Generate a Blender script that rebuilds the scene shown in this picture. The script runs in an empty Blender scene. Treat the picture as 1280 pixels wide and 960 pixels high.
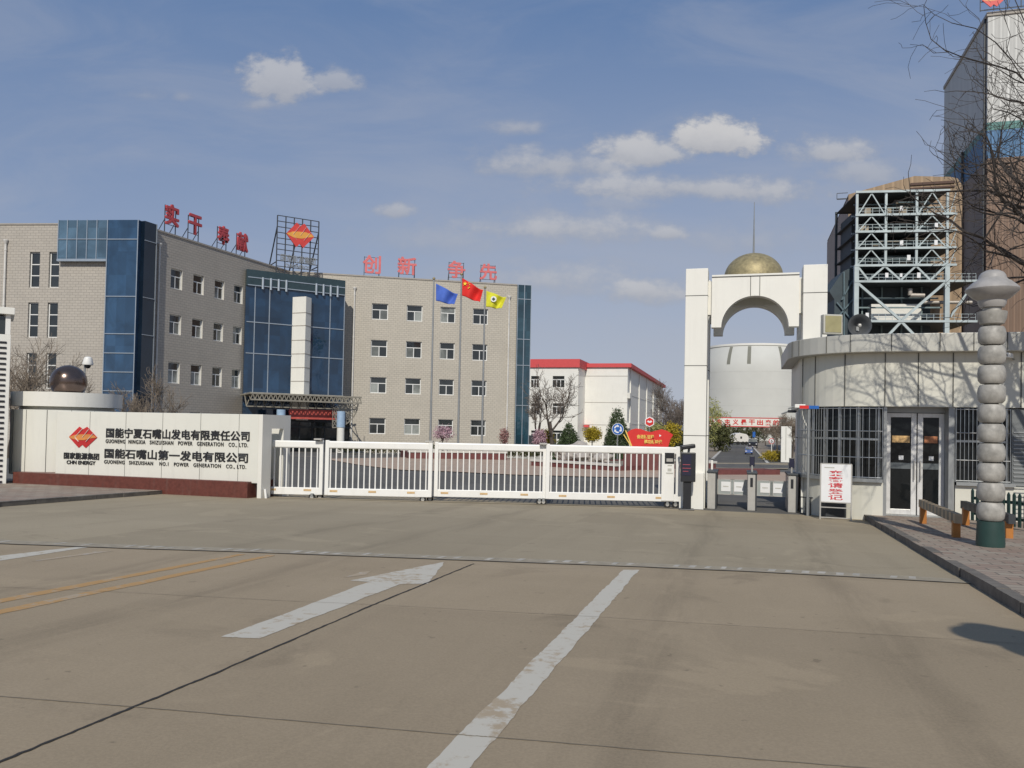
import bpy, bmesh, math, random
from mathutils import Vector, Matrix, noise as mnoise
R = math.radians
scene = bpy.context.scene
COL = scene.collection
# ------------------------------------------------------------------ camera, world, sun, exposure
PX_F = 1000.0                       # focal length in pixels of a 1280 px wide frame
PITCH, ROLL, EYE = R(1.22), 0.020, 2.0
CY = 513.7
cam_d = bpy.data.cameras.new('camera')
cam = bpy.data.objects.new('camera', cam_d); COL.objects.link(cam)
_f = Vector((0, math.cos(PITCH), math.sin(PITCH)))
_r0 = Vector((1, 0, 0)); _u0 = _r0.cross(_f)
_r = _r0*math.cos(ROLL) + _u0*math.sin(ROLL)
_u = _u0*math.cos(ROLL) - _r0*math.sin(ROLL)
_m = Matrix((_r, _u, -_f)).transposed().to_4x4(); _m.translation = (0, 0, EYE)
cam.matrix_world = _m
cam_d.sensor_fit = 'HORIZONTAL'; cam_d.sensor_width = 36.0
cam_d.lens = 36.0*PX_F/1280.0
cam_d.shift_y = (CY-480.0)/1280.0
cam_d.clip_start = 0.1; cam_d.clip_end = 9000
scene.camera = cam
scene.view_settings.view_transform = 'Standard'; scene.view_settings.look = 'None'
scene.view_settings.exposure = 0.0; scene.view_settings.gamma = 1.0
scene.view_settings.use_curve_mapping = False
scene.cycles.max_bounces = 6

SUN_EL, SUN_AZ = R(38), R(-5)         # sun stands behind the camera, SUN_AZ to the right
sd = bpy.data.lights.new('sun', 'SUN'); sd.energy = 3.3; sd.angle = R(0.55); sd.color = (1.0, 0.945, 0.85)
sun = bpy.data.objects.new('sun', sd); COL.objects.link(sun)
sun.rotation_euler = (R(90)-SUN_EL, 0, SUN_AZ); sun.location = (5, -20, 30)

class NT:
    """small helper for node trees"""
    def __init__(s, nt): s.nt = nt; s.n = nt.nodes; s.l = nt.links
    def new(s, t, **kw):
        n = s.n.new(t)
        for k, v in kw.items(): setattr(n, k, v)
        return n
    def link(s, a, b): s.l.new(a, b)
    def val(s, sock, v):
        if isinstance(v, (int, float)): sock.default_value = v
        elif isinstance(v, (tuple, list)): sock.default_value = v
        else: s.l.new(v, sock)
    def math(s, op, a, b=None, c=None, clamp=False):
        n = s.new('ShaderNodeMath', operation=op, use_clamp=clamp)
        s.val(n.inputs[0], a)
        if b is not None: s.val(n.inputs[1], b)
        if c is not None: s.val(n.inputs[2], c)
        return n.outputs[0]
    def vmath(s, op, a, b=None):
        n = s.new('ShaderNodeVectorMath', operation=op)
        s.val(n.inputs[0], a)
        if b is not None: s.val(n.inputs[1], b)
        return n.outputs[0]
    def comb(s, x, y, z):
        n = s.new('ShaderNodeCombineXYZ')
        s.val(n.inputs[0], x); s.val(n.inputs[1], y); s.val(n.inputs[2], z)
        return n.outputs[0]
    def sep(s, v):
        n = s.new('ShaderNodeSeparateXYZ'); s.val(n.inputs[0], v); return n.outputs
    def noise(s, vec, scale, detail=4, rough=.55, dist=0.0, out='Fac'):
        n = s.new('ShaderNodeTexNoise'); s.val(n.inputs['Vector'], vec)
        n.inputs['Scale'].default_value = scale; n.inputs['Detail'].default_value = detail
        n.inputs['Roughness'].default_value = rough; n.inputs['Distortion'].default_value = dist
        return n.outputs[out]
    def ramp(s, fac, a, b, smooth=True):
        n = s.new('ShaderNodeMapRange'); n.interpolation_type = 'SMOOTHSTEP' if smooth else 'LINEAR'
        s.val(n.inputs['Value'], fac); s.val(n.inputs['From Min'], a); s.val(n.inputs['From Max'], b)
        return n.outputs[0]
    def mix(s, fac, a, b, blend='MIX'):
        n = s.new('ShaderNodeMix', data_type='RGBA', blend_type=blend)
        s.val(n.inputs[0], fac); s.val(n.inputs[6], a); s.val(n.inputs[7], b)
        return n.outputs[2]

def c4(c): return (c[0], c[1], c[2], 1.0)

world = bpy.data.worlds.new('World'); scene.world = world; world.use_nodes = True
w = NT(world.node_tree); w.n.clear()
sky = w.new('ShaderNodeTexSky', sky_type='NISHITA', sun_disc=False)
sky.sun_elevation = SUN_EL; sky.sun_rotation = math.pi - SUN_AZ
sky.altitude = 1100; sky.air_density = 1.0; sky.dust_density = 1.6; sky.ozone_density = 1.6
tc = w.new('ShaderNodeTexCoord')
dx, dy, dz = w.sep(tc.outputs['Generated'])
dyc = w.math('MAXIMUM', dy, 0.05)
sx = w.math('DIVIDE', dx, dyc); sz = w.math('DIVIDE', dz, dyc)     # slopes of the view direction
front = w.ramp(dy, 0.1, 0.25)
P2 = w.comb(sx, sz, 0.0)
nz = w.noise(P2, 11.0, 8, .62)
nz2 = w.noise(w.comb(w.math('MULTIPLY', sx, 1.0), w.math('MULTIPLY', sz, 1.7), 3.1), 30.0, 5, .6)
pert = w.math('ADD', w.math('MULTIPLY', w.math('SUBTRACT', nz, .5), 1.7), w.math('MULTIPLY', w.math('SUBTRACT', nz2, .5), 1.1))
def cloud(px, py, rx, ry, soft=.55, amp=1.0, flat=1.6):
    """one cumulus of the sky by its bearing and height, given in thousandths of slope; flatter below"""
    cx, cz = (px-640)/1000.0, (535+.02*(px-640)-py)/1000.0
    rx, ry = rx*1.28, ry*1.28
    ex = w.math('DIVIDE', w.math('SUBTRACT', sx, cx), rx/1000.0)
    ezr = w.math('DIVIDE', w.math('SUBTRACT', sz, cz), ry/1000.0)
    ez = w.math('MULTIPLY', ezr, w.math('ADD', 1.0, w.math('MULTIPLY', w.math('LESS_THAN', ezr, 0.0), flat-1.0)))
    r2 = w.math('ADD', w.math('MULTIPLY', ex, ex), w.math('MULTIPLY', ez, ez))
    m = w.math('SUBTRACT', 1.0, w.math('SQRT', r2))
    m = w.math('ADD', m, pert)
    d = w.math('MULTIPLY', w.ramp(m, 0.0, soft), amp)
    lit = w.ramp(w.math('ADD', ezr, w.math('MULTIPLY', pert, .6)), -1.0, .6)
    return d, lit
clouds = [(338,100,48,34,.5,.75,1.3),(318,128,30,12,.8,.5,1.2),(408,98,36,18,.6,.62,1.4),(640,158,38,13,.9,.55,1.4),(880,175,62,28,.45,.95,1.5),
          (800,190,80,24,.6,.85,1.4),(700,203,120,24,.9,.72,1.2),(850,234,190,22,.8,.75,1.3),(770,252,50,14,.9,.35,1.2),(488,263,26,11,.7,.6,1.3),
          (1040,188,60,20,.8,.75,1.3),(1090,214,90,22,.9,.55,1.3),(700,285,150,26,1.0,.72,1.3),(832,292,30,13,.7,.7,1.3),(690,350,150,30,1.1,.62,1.2),
          (800,364,70,20,.8,.75,1.3),(930,300,150,26,1.2,.4,1.2),(560,300,160,24,1.3,.35,1.2),(170,115,40,10,1.2,.25,1.2),(215,118,16,7,1.0,.3,1.2)]
dens = None; litv = None
for c in clouds:
    d, l = cloud(*c)
    if dens is None: dens, litv = d, w.math('MULTIPLY', d, l)
    else:
        dens = w.math('MAXIMUM', dens, d); litv = w.math('MAXIMUM', litv, w.math('MULTIPLY', d, l))
dens = w.math('MULTIPLY', dens, front, clamp=True); litv = w.math('MULTIPLY', litv, front, clamp=True)
# thin high veil
veil = w.noise(w.comb(w.math('MULTIPLY', sx, 1.0), w.math('MULTIPLY', sz, 3.4), 8.0), 3.2, 7, .6, .6)
veil = w.math('MULTIPLY', w.ramp(veil, .36, .74), w.math('MULTIPLY', front, .28))
hz = w.math('SUBTRACT', 1.0, w.ramp(dz, 0.05, 0.47, False))
SKY_TINT = (0.80, 0.86, 0.96, 1)
base = w.mix(1.0, sky.outputs[0], SKY_TINT, 'MULTIPLY')
base = w.mix(.72, base, (1.42, 2.36, 4.3, 1))
base = w.mix(w.math('MULTIPLY', hz, w.math('ADD', .48, w.math('MULTIPLY', w.ramp(sx, -.65, .1), .34))), base, (4.6, 4.85, 5.45, 1))
base = w.mix(veil, base, (4.1, 4.3, 4.9, 1))
ccol = w.mix(litv, (3.5, 3.65, 4.1, 1), (6.0, 5.95, 6.0, 1))
full = w.mix(dens, base, ccol)
bg = w.new('ShaderNodeBackground'); bg.inputs['Strength'].default_value = 0.10
w.link(full, bg.inputs['Color'])
wo = w.new('ShaderNodeOutputWorld'); w.link(bg.outputs[0], wo.inputs[0])

# ------------------------------------------------------------------ picture rays -> places
def ray(px, py):
    return _f + _r*((px-640.0)/PX_F) + _u*((CY-py)/PX_F)
ORG = Vector((0, 0, EYE))
def at(px, py, Y):
    d = ray(px, py); return ORG + d*(Y/d.y)
def atz(px, py, z):
    d = ray(px, py); return ORG + d*((z-EYE)/d.z)
RA = math.atan2(285.0, 1000.0)                       # bearing of the road
UV = Vector((math.cos(RA), -math.sin(RA), 0)); VV = Vector((math.sin(RA), math.cos(RA), 0))
def sstep(a, b, x):
    t = max(0.0, min(1.0, (x-a)/(b-a))); return t*t*(3-2*t)
def gz(x, y):
    v = x*VV.x + y*VV.y
    if v < 21: return 0.0245*(21-max(v, -60.0))
    return -1.6*sstep(40, 110, v)
def proj(p):
    v = Vector(p)-ORG; d = v.dot(_f)
    return 640+PX_F*v.dot(_r)/d, CY-PX_F*v.dot(_u)/d
def gnd(px, py, up=0.0):
    d = ray(px, py); t = 1.0
    for _ in range(60):
        p = ORG + d*t
        z = gz(p.x, p.y)+up
        t2 = (z-EYE)/d.z
        if abs(t2-t) < 1e-4: break
        t = t + .7*(t2-t)
    p = ORG + d*t; p.z = gz(p.x, p.y)+up
    return p
def uv(u, v, z=0.0): return Vector((u*UV.x+v*VV.x, u*UV.y+v*VV.y, z))
def to_uv(p): return (p.x*UV.x+p.y*UV.y, p.x*VV.x+p.y*VV.y)

class Frame:
    """local frame of a facade: x along it to the right, y into the building, z up"""
    def __init__(s, p, ang): s.p = Vector(p); s.a = ang; s.rot = Matrix.Rotation(ang, 3, 'Z'); s.inv = s.rot.transposed()
    @classmethod
    def two(cls, p0, p1, z=None):
        p = Vector(p0)
        if z is not None: p.z = z
        f = cls(p, math.atan2(p1[1]-p0[1], p1[0]-p0[0])); f.len = math.hypot(p1[0]-p0[0], p1[1]-p0[1]); return f
    def loc(s, p): return s.inv @ (Vector(p)-s.p)
    def out(s, q): return s.rot @ Vector(q) + s.p
    def px(s, px, py, y=0.0):
        o = s.loc(ORG); d = s.inv @ ray(px, py)
        return o + d*((y-o.y)/d.y)

# ------------------------------------------------------------------ meshes and things
class MB:
    def __init__(s): s.v = []; s.f = []; s.mi = []
    def quad(s, a, b, c, d, m=0):
        i = len(s.v); s.v += [tuple(a), tuple(b), tuple(c), tuple(d)]; s.f.append((i, i+1, i+2, i+3)); s.mi.append(m)
    def poly(s, pts, m=0):
        i = len(s.v); s.v += [tuple(p) for p in pts]; s.f.append(tuple(range(i, i+len(pts)))); s.mi.append(m)
    def box(s, x0, x1, y0, y1, z0, z1, m=0):
        i = len(s.v)
        s.v += [(x0,y0,z0),(x1,y0,z0),(x1,y1,z0),(x0,y1,z0),(x0,y0,z1),(x1,y0,z1),(x1,y1,z1),(x0,y1,z1)]
        for f in ((0,3,2,1),(4,5,6,7),(0,1,5,4),(1,2,6,5),(2,3,7,6),(3,0,4,7)):
            s.f.append(tuple(i+k for k in f)); s.mi.append(m)
        return s
    def prism(s, pts, z0, z1, m=0):
        """vertical prism over an xy outline (counter-clockwise)"""
        n = len(pts); i = len(s.v)
        s.v += [(p[0], p[1], z0) for p in pts] + [(p[0], p[1], z1) for p in pts]
        s.f.append(tuple(i+k for k in reversed(range(n)))); s.mi.append(m)
        s.f.append(tuple(i+n+k for k in range(n))); s.mi.append(m)
        for k in range(n):
            j = (k+1) % n
            s.f.append((i+k, i+j, i+n+j, i+n+k)); s.mi.append(m)
        return s
    def slab(s, pts, y0, y1, m=0):
        """plate from an xz outline (counter-clockwise seen from -y)"""
        n = len(pts); i = len(s.v)
        s.v += [(p[0], y0, p[1]) for p in pts] + [(p[0], y1, p[1]) for p in pts]
        s.f.append(tuple(i+k for k in range(n))); s.mi.append(m)
        s.f.append(tuple(i+n+k for k in reversed(range(n)))); s.mi.append(m)
        for k in range(n):
            j = (k+1) % n
            s.f.append((i+j, i+k, i+n+k, i+n+j)); s.mi.append(m)
        return s
    def tube(s, a, b, r0, r1=None, n=8, m=0, cap=True):
        a, b = Vector(a), Vector(b); r1 = r0 if r1 is None else r1
        d = (b-a)
        if d.length < 1e-6: return s
        d.normalize(); q = Vector((0,0,1)) if abs(d.z) < .9 else Vector((1,0,0))
        e = d.cross(q).normalized(); g = d.cross(e)
        i = len(s.v)
        for k in range(n):
            t = 2*math.pi*k/n; o = e*math.cos(t)+g*math.sin(t)
            s.v.append(tuple(a+o*r0)); s.v.append(tuple(b+o*r1))
        for k in range(n):
            j = (k+1) % n
            s.f.append((i+2*k, i+2*k+1, i+2*j+1, i+2*j)); s.mi.append(m)
        if cap:
            s.f.append(tuple(i+2*k for k in range(n))); s.mi.append(m)
            s.f.append(tuple(i+2*k+1 for k in reversed(range(n)))); s.mi.append(m)
        return s
    def bar(s, a, b, wd, hd=None, m=0):
        """square section bar between two points"""
        a, b = Vector(a), Vector(b); hd = wd if hd is None else hd
        d = (b-a).normalized(); q = Vector((0,0,1)) if abs(d.z) < .95 else Vector((0,1,0))
        e = d.cross(q).normalized(); g = e.cross(d).normalized()
        i = len(s.v)
        for p in (a, b):
            for (x, z) in ((-1,-1),(1,-1),(1,1),(-1,1)):
                s.v.append(tuple(p+e*(x*wd/2)+g*(z*hd/2)))
        for f in ((0,1,2,3),(7,6,5,4),(0,4,5,1),(1,5,6,2),(2,6,7,3),(3,7,4,0)):
            s.f.append(tuple(i+k for k in f)); s.mi.append(m)
        return s
    def lathe(s, prof, n=24, cx=0, cy=0, m=0):
        i = len(s.v); k = len(prof)
        for j in range(n):
            t = 2*math.pi*j/n
            for (r, z) in prof: s.v.append((cx+r*math.cos(t), cy+r*math.sin(t), z))
        for j in range(n):
            q = (j+1) % n
            for a in range(k-1):
                s.f.append((i+j*k+a, i+q*k+a, i+q*k+a+1, i+j*k+a+1)); s.mi.append(m)
        if prof[0][0] > 1e-5: s.f.append(tuple(i+j*k for j in reversed(range(n)))); s.mi.append(m)
        if prof[-1][0] > 1e-5: s.f.append(tuple(i+j*k+k-1 for j in range(n))); s.mi.append(m)
        return s
    def ball(s, c, r, n=20, mrings=12, sz=1.0, m=0):
        prof = [(r*math.sin(math.pi*a/mrings), c[2]-sz*r*math.cos(math.pi*a/mrings)) for a in range(mrings+1)]
        prof[0] = (0.0, prof[0][1]); prof[-1] = (0.0, prof[-1][1])
        return s.lathe(prof, n, c[0], c[1], m)
    def make(s, name, mats, parent=None, smooth=False, bevel=0, loc=None, fix=True):
        me = bpy.data.meshes.new(name)
        me.from_pydata(s.v, [], s.f)
        if not isinstance(mats, (list, tuple)): mats = [mats]
        for m in mats: me.materials.append(m)
        if len(mats) > 1: me.polygons.foreach_set('material_index', s.mi)
        if smooth or fix:
            bm = bmesh.new(); bm.from_mesh(me)
            if smooth: bmesh.ops.remove_doubles(bm, verts=bm.verts, dist=1e-5)
            if fix: bmesh.ops.recalc_face_normals(bm, faces=bm.faces)
            bm.to_mesh(me); bm.free()
        if smooth:
            me.polygons.foreach_set('use_smooth', [True]*len(me.polygons))
            try: me.set_sharp_from_angle(angle=R(38))
            except Exception: pass
        me.update()
        o = bpy.data.objects.new(name, me); COL.objects.link(o)
        if parent is not None: o.parent = parent
        if loc is not None: o.location = loc
        if bevel:
            b = o.modifiers.new('bevel', 'BEVEL'); b.width = bevel; b.segments = 2; b.limit_method = 'ANGLE'; b.angle_limit = R(40)
        return o
def tag(o, label, cat, group=None):
    o['label'] = label; o['category'] = cat
    if group: o['group'] = group
    return o
def thing(name, label, cat, loc=(0,0,0), rot=0.0, group=None):
    o = bpy.data.objects.new(name, None); COL.objects.link(o)
    o.location = loc; o.rotation_euler = (0, 0, rot); o.empty_display_size = .3
    return tag(o, label, cat, group)
def fthing(name, label, cat, fr, group=None): return thing(name, label, cat, fr.p, fr.a, group)
def struct(o, kind='structure'): o['kind'] = kind; return o
def copy_tree(o, parent=None):
    c = o.copy(); COL.objects.link(c)
    if parent is not None: c.parent = parent
    for ch in list(o.children): copy_tree(ch, c)
    return c
def box(name, mat, parent, x0, x1, y0, y1, z0, z1, bevel=0):
    return MB().box(x0, x1, y0, y1, z0, z1).make(name, mat, parent, bevel=bevel, fix=False)

def lettering(body, x0, x1, z0, z1, name, mat, parent, y=0.0, depth=.01, bold=.0, track=1.0, fat=0.0):
    """raised letters filling the rectangle x0..x1, z0..z1 of the parent's facade, standing proud of plane y"""
    cu = bpy.data.curves.new('letters', 'FONT'); cu.body = body; cu.size = 1.0
    cu.extrude = .5; cu.offset = bold; cu.resolution_u = 3; cu.align_x = 'LEFT'
    cu.space_character = track
    t = bpy.data.objects.new('letters', cu); COL.objects.link(t)
    bpy.context.view_layer.update()
    dg = bpy.context.evaluated_depsgraph_get()
    me = bpy.data.meshes.new_from_object(t.evaluated_get(dg))
    bpy.data.objects.remove(t)
    xs = [v.co.x for v in me.vertices]; ys = [v.co.y for v in me.vertices]; zs = [v.co.z for v in me.vertices]
    ax, bx, ay, by, az_, bz = min(xs), max(xs), min(ys), max(ys), min(zs), max(zs)
    for v in me.vertices:
        fx = (v.co.x-ax)/(bx-ax or 1); fz = (v.co.y-ay)/(by-ay or 1); fy = (v.co.z-az_)/(bz-az_ or 1)
        v.co = (x0+fx*(x1-x0), y-depth*fy, z0+fz*(z1-z0))
    if fat:      # thicker strokes: shifted copies of the glyphs, each a hair deeper than the last
        bm = bmesh.new(); bm.from_mesh(me); src = bm.verts[:]+bm.edges[:]+bm.faces[:]
        for k, (ox_, oz_) in enumerate(((-fat, -fat), (fat, -fat), (-fat, fat), (fat, fat))):
            g = bmesh.ops.duplicate(bm, geom=src)
            bmesh.ops.translate(bm, verts=[e for e in g['geom'] if isinstance(e, bmesh.types.BMVert)], vec=(ox_, depth*.03*(k+1), oz_))
        bm.to_mesh(me); bm.free()
    me.materials.clear(); me.materials.append(mat); me.name = name
    o = bpy.data.objects.new(name, me); COL.objects.link(o)
    if parent is not None: o.parent = parent
    return o
# ------------------------------------------------------------------ materials
def mat(name, col, rough=.6, metal=0.0, var=.12, vscale=3.0, bump=0.0, bscale=40.0, spec=.5, coat=0.0, grime=0.0, trans=0.0):
    m = bpy.data.materials.new(name); m.use_nodes = True
    t = NT(m.node_tree); b = t.n['Principled BSDF']
    b.inputs['Roughness'].default_value = rough; b.inputs['Metallic'].default_value = metal
    b.inputs['Specular IOR Level'].default_value = spec
    if coat: b.inputs['Coat Weight'].default_value = coat
    if trans: b.inputs['Transmission Weight'].default_value = trans
    co = t.new('ShaderNodeTexCoord').outputs['Object']
    n1 = t.noise(co, vscale, 6, .6)
    k = t.ramp(n1, .25, .75, False)
    lo = tuple(max(0, x*(1-var)) for x in col); hi = tuple(min(1, x*(1+var)) for x in col)
    c = t.mix(k, c4(lo), c4(hi))
    if grime:
        X, Y, Z = t.sep(co)
        st = t.noise(t.comb(t.math('MULTIPLY', X, 3.0), t.math('MULTIPLY', Y, 3.0), t.math('MULTIPLY', Z, .35)), 1.6, 6, .65)
        c = t.mix(t.math('MULTIPLY', t.ramp(st, .5, .8), grime), c, c4((.16, .145, .125)))
        rr = t.math('ADD', rough, t.math('MULTIPLY', t.math('SUBTRACT', n1, .5), .25))
        t.link(rr, b.inputs['Roughness'])
    t.link(c, b.inputs['Base Color'])
    if bump:
        bn = t.new('ShaderNodeBump'); bn.inputs['Strength'].default_value = bump; bn.inputs['Distance'].default_value = .02
        t.link(t.noise(co, bscale, 5, .6), bn.inputs['Height']); t.link(bn.outputs[0], b.inputs['Normal'])
    return m
def tiles(name, c1, c2, mortar, bw, bh, ms=.012, rough=.6, offset=.5, var=.25, plane='xz', spec=.4, stain=.25):
    m = bpy.data.materials.new(name); m.use_nodes = True
    t = NT(m.node_tree); b = t.n['Principled BSDF']; b.inputs['Roughness'].default_value = rough
    b.inputs['Specular IOR Level'].default_value = spec
    co = t.new('ShaderNodeTexCoord').outputs['Object']; X, Y, Z = t.sep(co)
    v = t.comb(X, Z, 0.0) if plane == 'xz' else t.comb(X, Y, 0.0)
    br = t.new('ShaderNodeTexBrick'); br.offset = offset; t.link(v, br.inputs['Vector'])
    br.inputs['Color1'].default_value = c4(c1); br.inputs['Color2'].default_value = c4(c2); br.inputs['Mortar'].default_value = c4(mortar)
    br.inputs['Scale'].default_value = 1.0; br.inputs['Mortar Size'].default_value = ms; br.inputs['Mortar Smooth'].default_value = .3
    br.inputs['Brick Width'].default_value = bw; br.inputs['Row Height'].default_value = bh; br.inputs['Bias'].default_value = 0.0
    c = br.outputs['Color']
    n = t.noise(co, .35, 6, .65); c = t.mix(t.math('MULTIPLY', t.ramp(n, .4, .75), stain), c, c4(tuple(x*.62 for x in c1)))
    n2 = t.noise(t.comb(t.math('MULTIPLY', X, 1.5), t.math('MULTIPLY', Y, 1.5), t.math('MULTIPLY', Z, .12)), 1.3, 5, .6)
    c = t.mix(t.math('MULTIPLY', t.ramp(n2, .52, .8), stain), c, c4(tuple(x*.7 for x in c1)))
    t.link(c, b.inputs['Base Color'])
    bn = t.new('ShaderNodeBump'); bn.inputs['Strength'].default_value = .5; bn.inputs['Distance'].default_value = .01; bn.invert = True
    t.link(br.outputs['Fac'], bn.inputs['Height']); t.link(bn.outputs[0], b.inputs['Normal'])
    return m
def concrete(name, col, col2, scale=.25, streak=True, rough=.85):
    """weathered road concrete: broad tone changes, tyre streaks along the road, fine grain, spots"""
    m = bpy.data.materials.new(name); m.use_nodes = True
    t = NT(m.node_tree); b = t.n['Principled BSDF']; b.inputs['Roughness'].default_value = rough
    b.inputs['Specular IOR Level'].default_value = .3
    co = t.new('ShaderNodeTexCoord').outputs['Object']; X, Y, Z = t.sep(co)
    U = t.math('ADD', t.math('MULTIPLY', X, UV.x), t.math('MULTIPLY', Y, UV.y))
    V = t.math('ADD', t.math('MULTIPLY', X, VV.x), t.math('MULTIPLY', Y, VV.y))
    n1 = t.noise(co, scale, 8, .62, .4)
    c = t.mix(t.ramp(n1, .3, .7), c4(col), c4(col2))
    if streak:
        W2 = t.math('ADD', t.math('MULTIPLY', U, -.13), V)
        cu = t.math('FLOOR', t.math('DIVIDE', t.math('ADD', U, 3.19), 5.9)); cv = t.math('FLOOR', t.math('DIVIDE', t.math('SUBTRACT', W2, 4.11), 3.05))
        wn = t.new('ShaderNodeTexWhiteNoise', noise_dimensions='2D'); t.link(t.comb(cu, cv, 0.0), wn.inputs['Vector'])
        c = t.mix(t.math('MULTIPLY', wn.outputs['Value'], .42), c, c4(tuple(x*.66 for x in col)))
        wob = t.math('MULTIPLY', t.math('SUBTRACT', t.noise(t.comb(0.0, t.math('MULTIPLY', V, .15), 0.0), 1.0, 2), .5), 1.6)
        tr_ = None
        for u0 in (-6.6, -4.9, -.6, 1.2):
            d = t.math('ABSOLUTE', t.math('SUBTRACT', t.math('ADD', U, wob), u0)); k_ = t.math('SUBTRACT', 1.0, t.ramp(d, .02, .38))
            tr_ = k_ if tr_ is None else t.math('MAXIMUM', tr_, k_)
        tn = t.noise(t.comb(t.math('MULTIPLY', U, 2.2), t.math('MULTIPLY', V, .22), 2.0), 2.0, 6, .7)
        c = t.mix(t.math('MULTIPLY', t.math('MULTIPLY', tr_, t.ramp(tn, .34, .62)), .46), c, c4(tuple(x*.5 for x in col)))
        pn = t.noise(t.comb(U, V, 11.0), .55, 5, .6, .9)
        c = t.mix(t.math('MULTIPLY', t.ramp(pn, .58, .64), .42), c, c4(tuple(min(1, x*1.28) for x in col)))
        c = t.mix(t.math('MULTIPLY', t.ramp(t.noise(t.comb(U, V, 27.0), .8, 7, .66, .6), .58, .70), .45), c, c4(tuple(x*.52 for x in col)))
        n2 = t.noise(t.comb(t.math('MULTIPLY', U, 1.0), t.math('MULTIPLY', V, .09), 0.0), 1.2, 7, .65, .3)
        c = t.mix(t.math('MULTIPLY', t.ramp(n2, .48, .74), .34), c, c4(tuple(x*.66 for x in col)))
        n3 = t.noise(t.comb(t.math('MULTIPLY', U, .12), t.math('MULTIPLY', V, 1.0), 4.0), 1.4, 7, .65, .5)
        c = t.mix(t.math('MULTIPLY', t.ramp(n3, .5, .76), .3), c, c4(tuple(min(1, x*1.22) for x in col)))
    g = t.noise(co, 55.0, 4, .7)
    c = t.mix(.22, c, t.mix(t.ramp(g, .3, .7), c4(tuple(x*.6 for x in col)), c4(tuple(x*1.35 for x in col))))
    sp = t.noise(co, 7.0, 3, .5)
    c = t.mix(t.math('MULTIPLY', t.ramp(sp, .70, .76), .5), c, c4(tuple(x*.45 for x in col)))
    t.link(c, b.inputs['Base Color'])
    bn = t.new('ShaderNodeBump'); bn.inputs['Strength'].default_value = .25; bn.inputs['Distance'].default_value = .01
    t.link(t.noise(co, 90.0, 4, .7), bn.inputs['Height']); t.link(bn.outputs[0], b.inputs['Normal'])
    return m
def worn(name, col, under, amount=.5):
    """road paint worn through to the concrete"""
    m = bpy.data.materials.new(name); m.use_nodes = True
    t = NT(m.node_tree); b = t.n['Principled BSDF']; b.inputs['Roughness'].default_value = .75
    co = t.new('ShaderNodeTexCoord').outputs['Object']
    a = t.noise(co, 9.0, 8, .7); f = t.noise(co, 1.1, 4, .6)
    k = t.ramp(t.math('ADD', a, t.math('MULTIPLY', t.math('SUBTRACT', f, .5), .6)), .64-.25*amount, .80-.25*amount)
    t.link(t.mix(k, c4(col), c4(under)), b.inputs['Base Color'])
    return m
def glassy(name, col, rough=.06, spec=.9, wob=.02, wscale=.8, var=.2, cell=None):
    m = bpy.data.materials.new(name); m.use_nodes = True
    t = NT(m.node_tree); b = t.n['Principled BSDF']; b.inputs['Roughness'].default_value = rough
    b.inputs['Specular IOR Level'].default_value = spec; b.inputs['IOR'].default_value = 1.6
    co = t.new('ShaderNodeTexCoord').outputs['Object']
    k = t.noise(co, .45, 5, .6, .8)
    c = t.mix(t.ramp(k, .35, .7), c4(tuple(x*(1-var) for x in col)), c4(tuple(x*(1+2*var) for x in col)))
    if cell:     # every pane its own tint and its own slight tilt
        X, Y, Z = t.sep(co); ci = t.comb(t.math('FLOOR', t.math('DIVIDE', X, cell[0])), t.math('FLOOR', t.math('DIVIDE', Z, cell[1])), 0.0)
        wn = t.new('ShaderNodeTexWhiteNoise', noise_dimensions='3D'); t.link(ci, wn.inputs['Vector'])
        c = t.mix(t.math('MULTIPLY', wn.outputs['Value'], .55), c, c4(tuple(x*.35 for x in col)))
        nm = t.new('ShaderNodeNewGeometry').outputs['Normal']
        off = t.vmath('SCALE', t.vmath('SUBTRACT', wn.outputs['Color'], (.5, .5, .5))); off.node.inputs['Scale'].default_value = .035
        base_n = t.vmath('NORMALIZE', t.vmath('ADD', nm, off))
    t.link(c, b.inputs['Base Color'])
    bn = t.new('ShaderNodeBump'); bn.inputs['Strength'].default_value = wob; bn.inputs['Distance'].default_value = .3
    if cell: t.link(base_n, bn.inputs['Normal'])
    t.link(t.noise(co, wscale, 3, .5), bn.inputs['Height']); t.link(bn.outputs[0], b.inputs['Normal'])
    return m
def corrugated(name, col, per=.6, metal=0.0, rough=.55, var=.15, axis=0):
    m = bpy.data.materials.new(name); m.use_nodes = True
    t = NT(m.node_tree); b = t.n['Principled BSDF']; b.inputs['Roughness'].default_value = rough; b.inputs['Metallic'].default_value = metal
    co = t.new('ShaderNodeTexCoord').outputs['Object']; X, Y, Z = t.sep(co)
    A = (X, Y, Z)[axis]
    s = t.math('SINE', t.math('MULTIPLY', A, 2*math.pi/per))
    n = t.noise(t.comb(t.math('MULTIPLY', X, 1.0), t.math('MULTIPLY', Y, 1.0), t.math('MULTIPLY', Z, .15)), .35, 6, .65)
    c = t.mix(t.ramp(n, .3, .75), c4(tuple(x*(1-var) for x in col)), c4(tuple(x*(1+var) for x in col)))
    c = t.mix(t.math('MULTIPLY', t.ramp(s, -1.0, -.55), .45), c, c4(tuple(x*.5 for x in col)))
    t.link(c, b.inputs['Base Color'])
    bn = t.new('ShaderNodeBump'); bn.inputs['Strength'].default_value = .5; bn.inputs['Distance'].default_value = .08
    t.link(s, bn.inputs['Height']); t.link(bn.outputs[0], b.inputs['Normal'])
    return m
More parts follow.
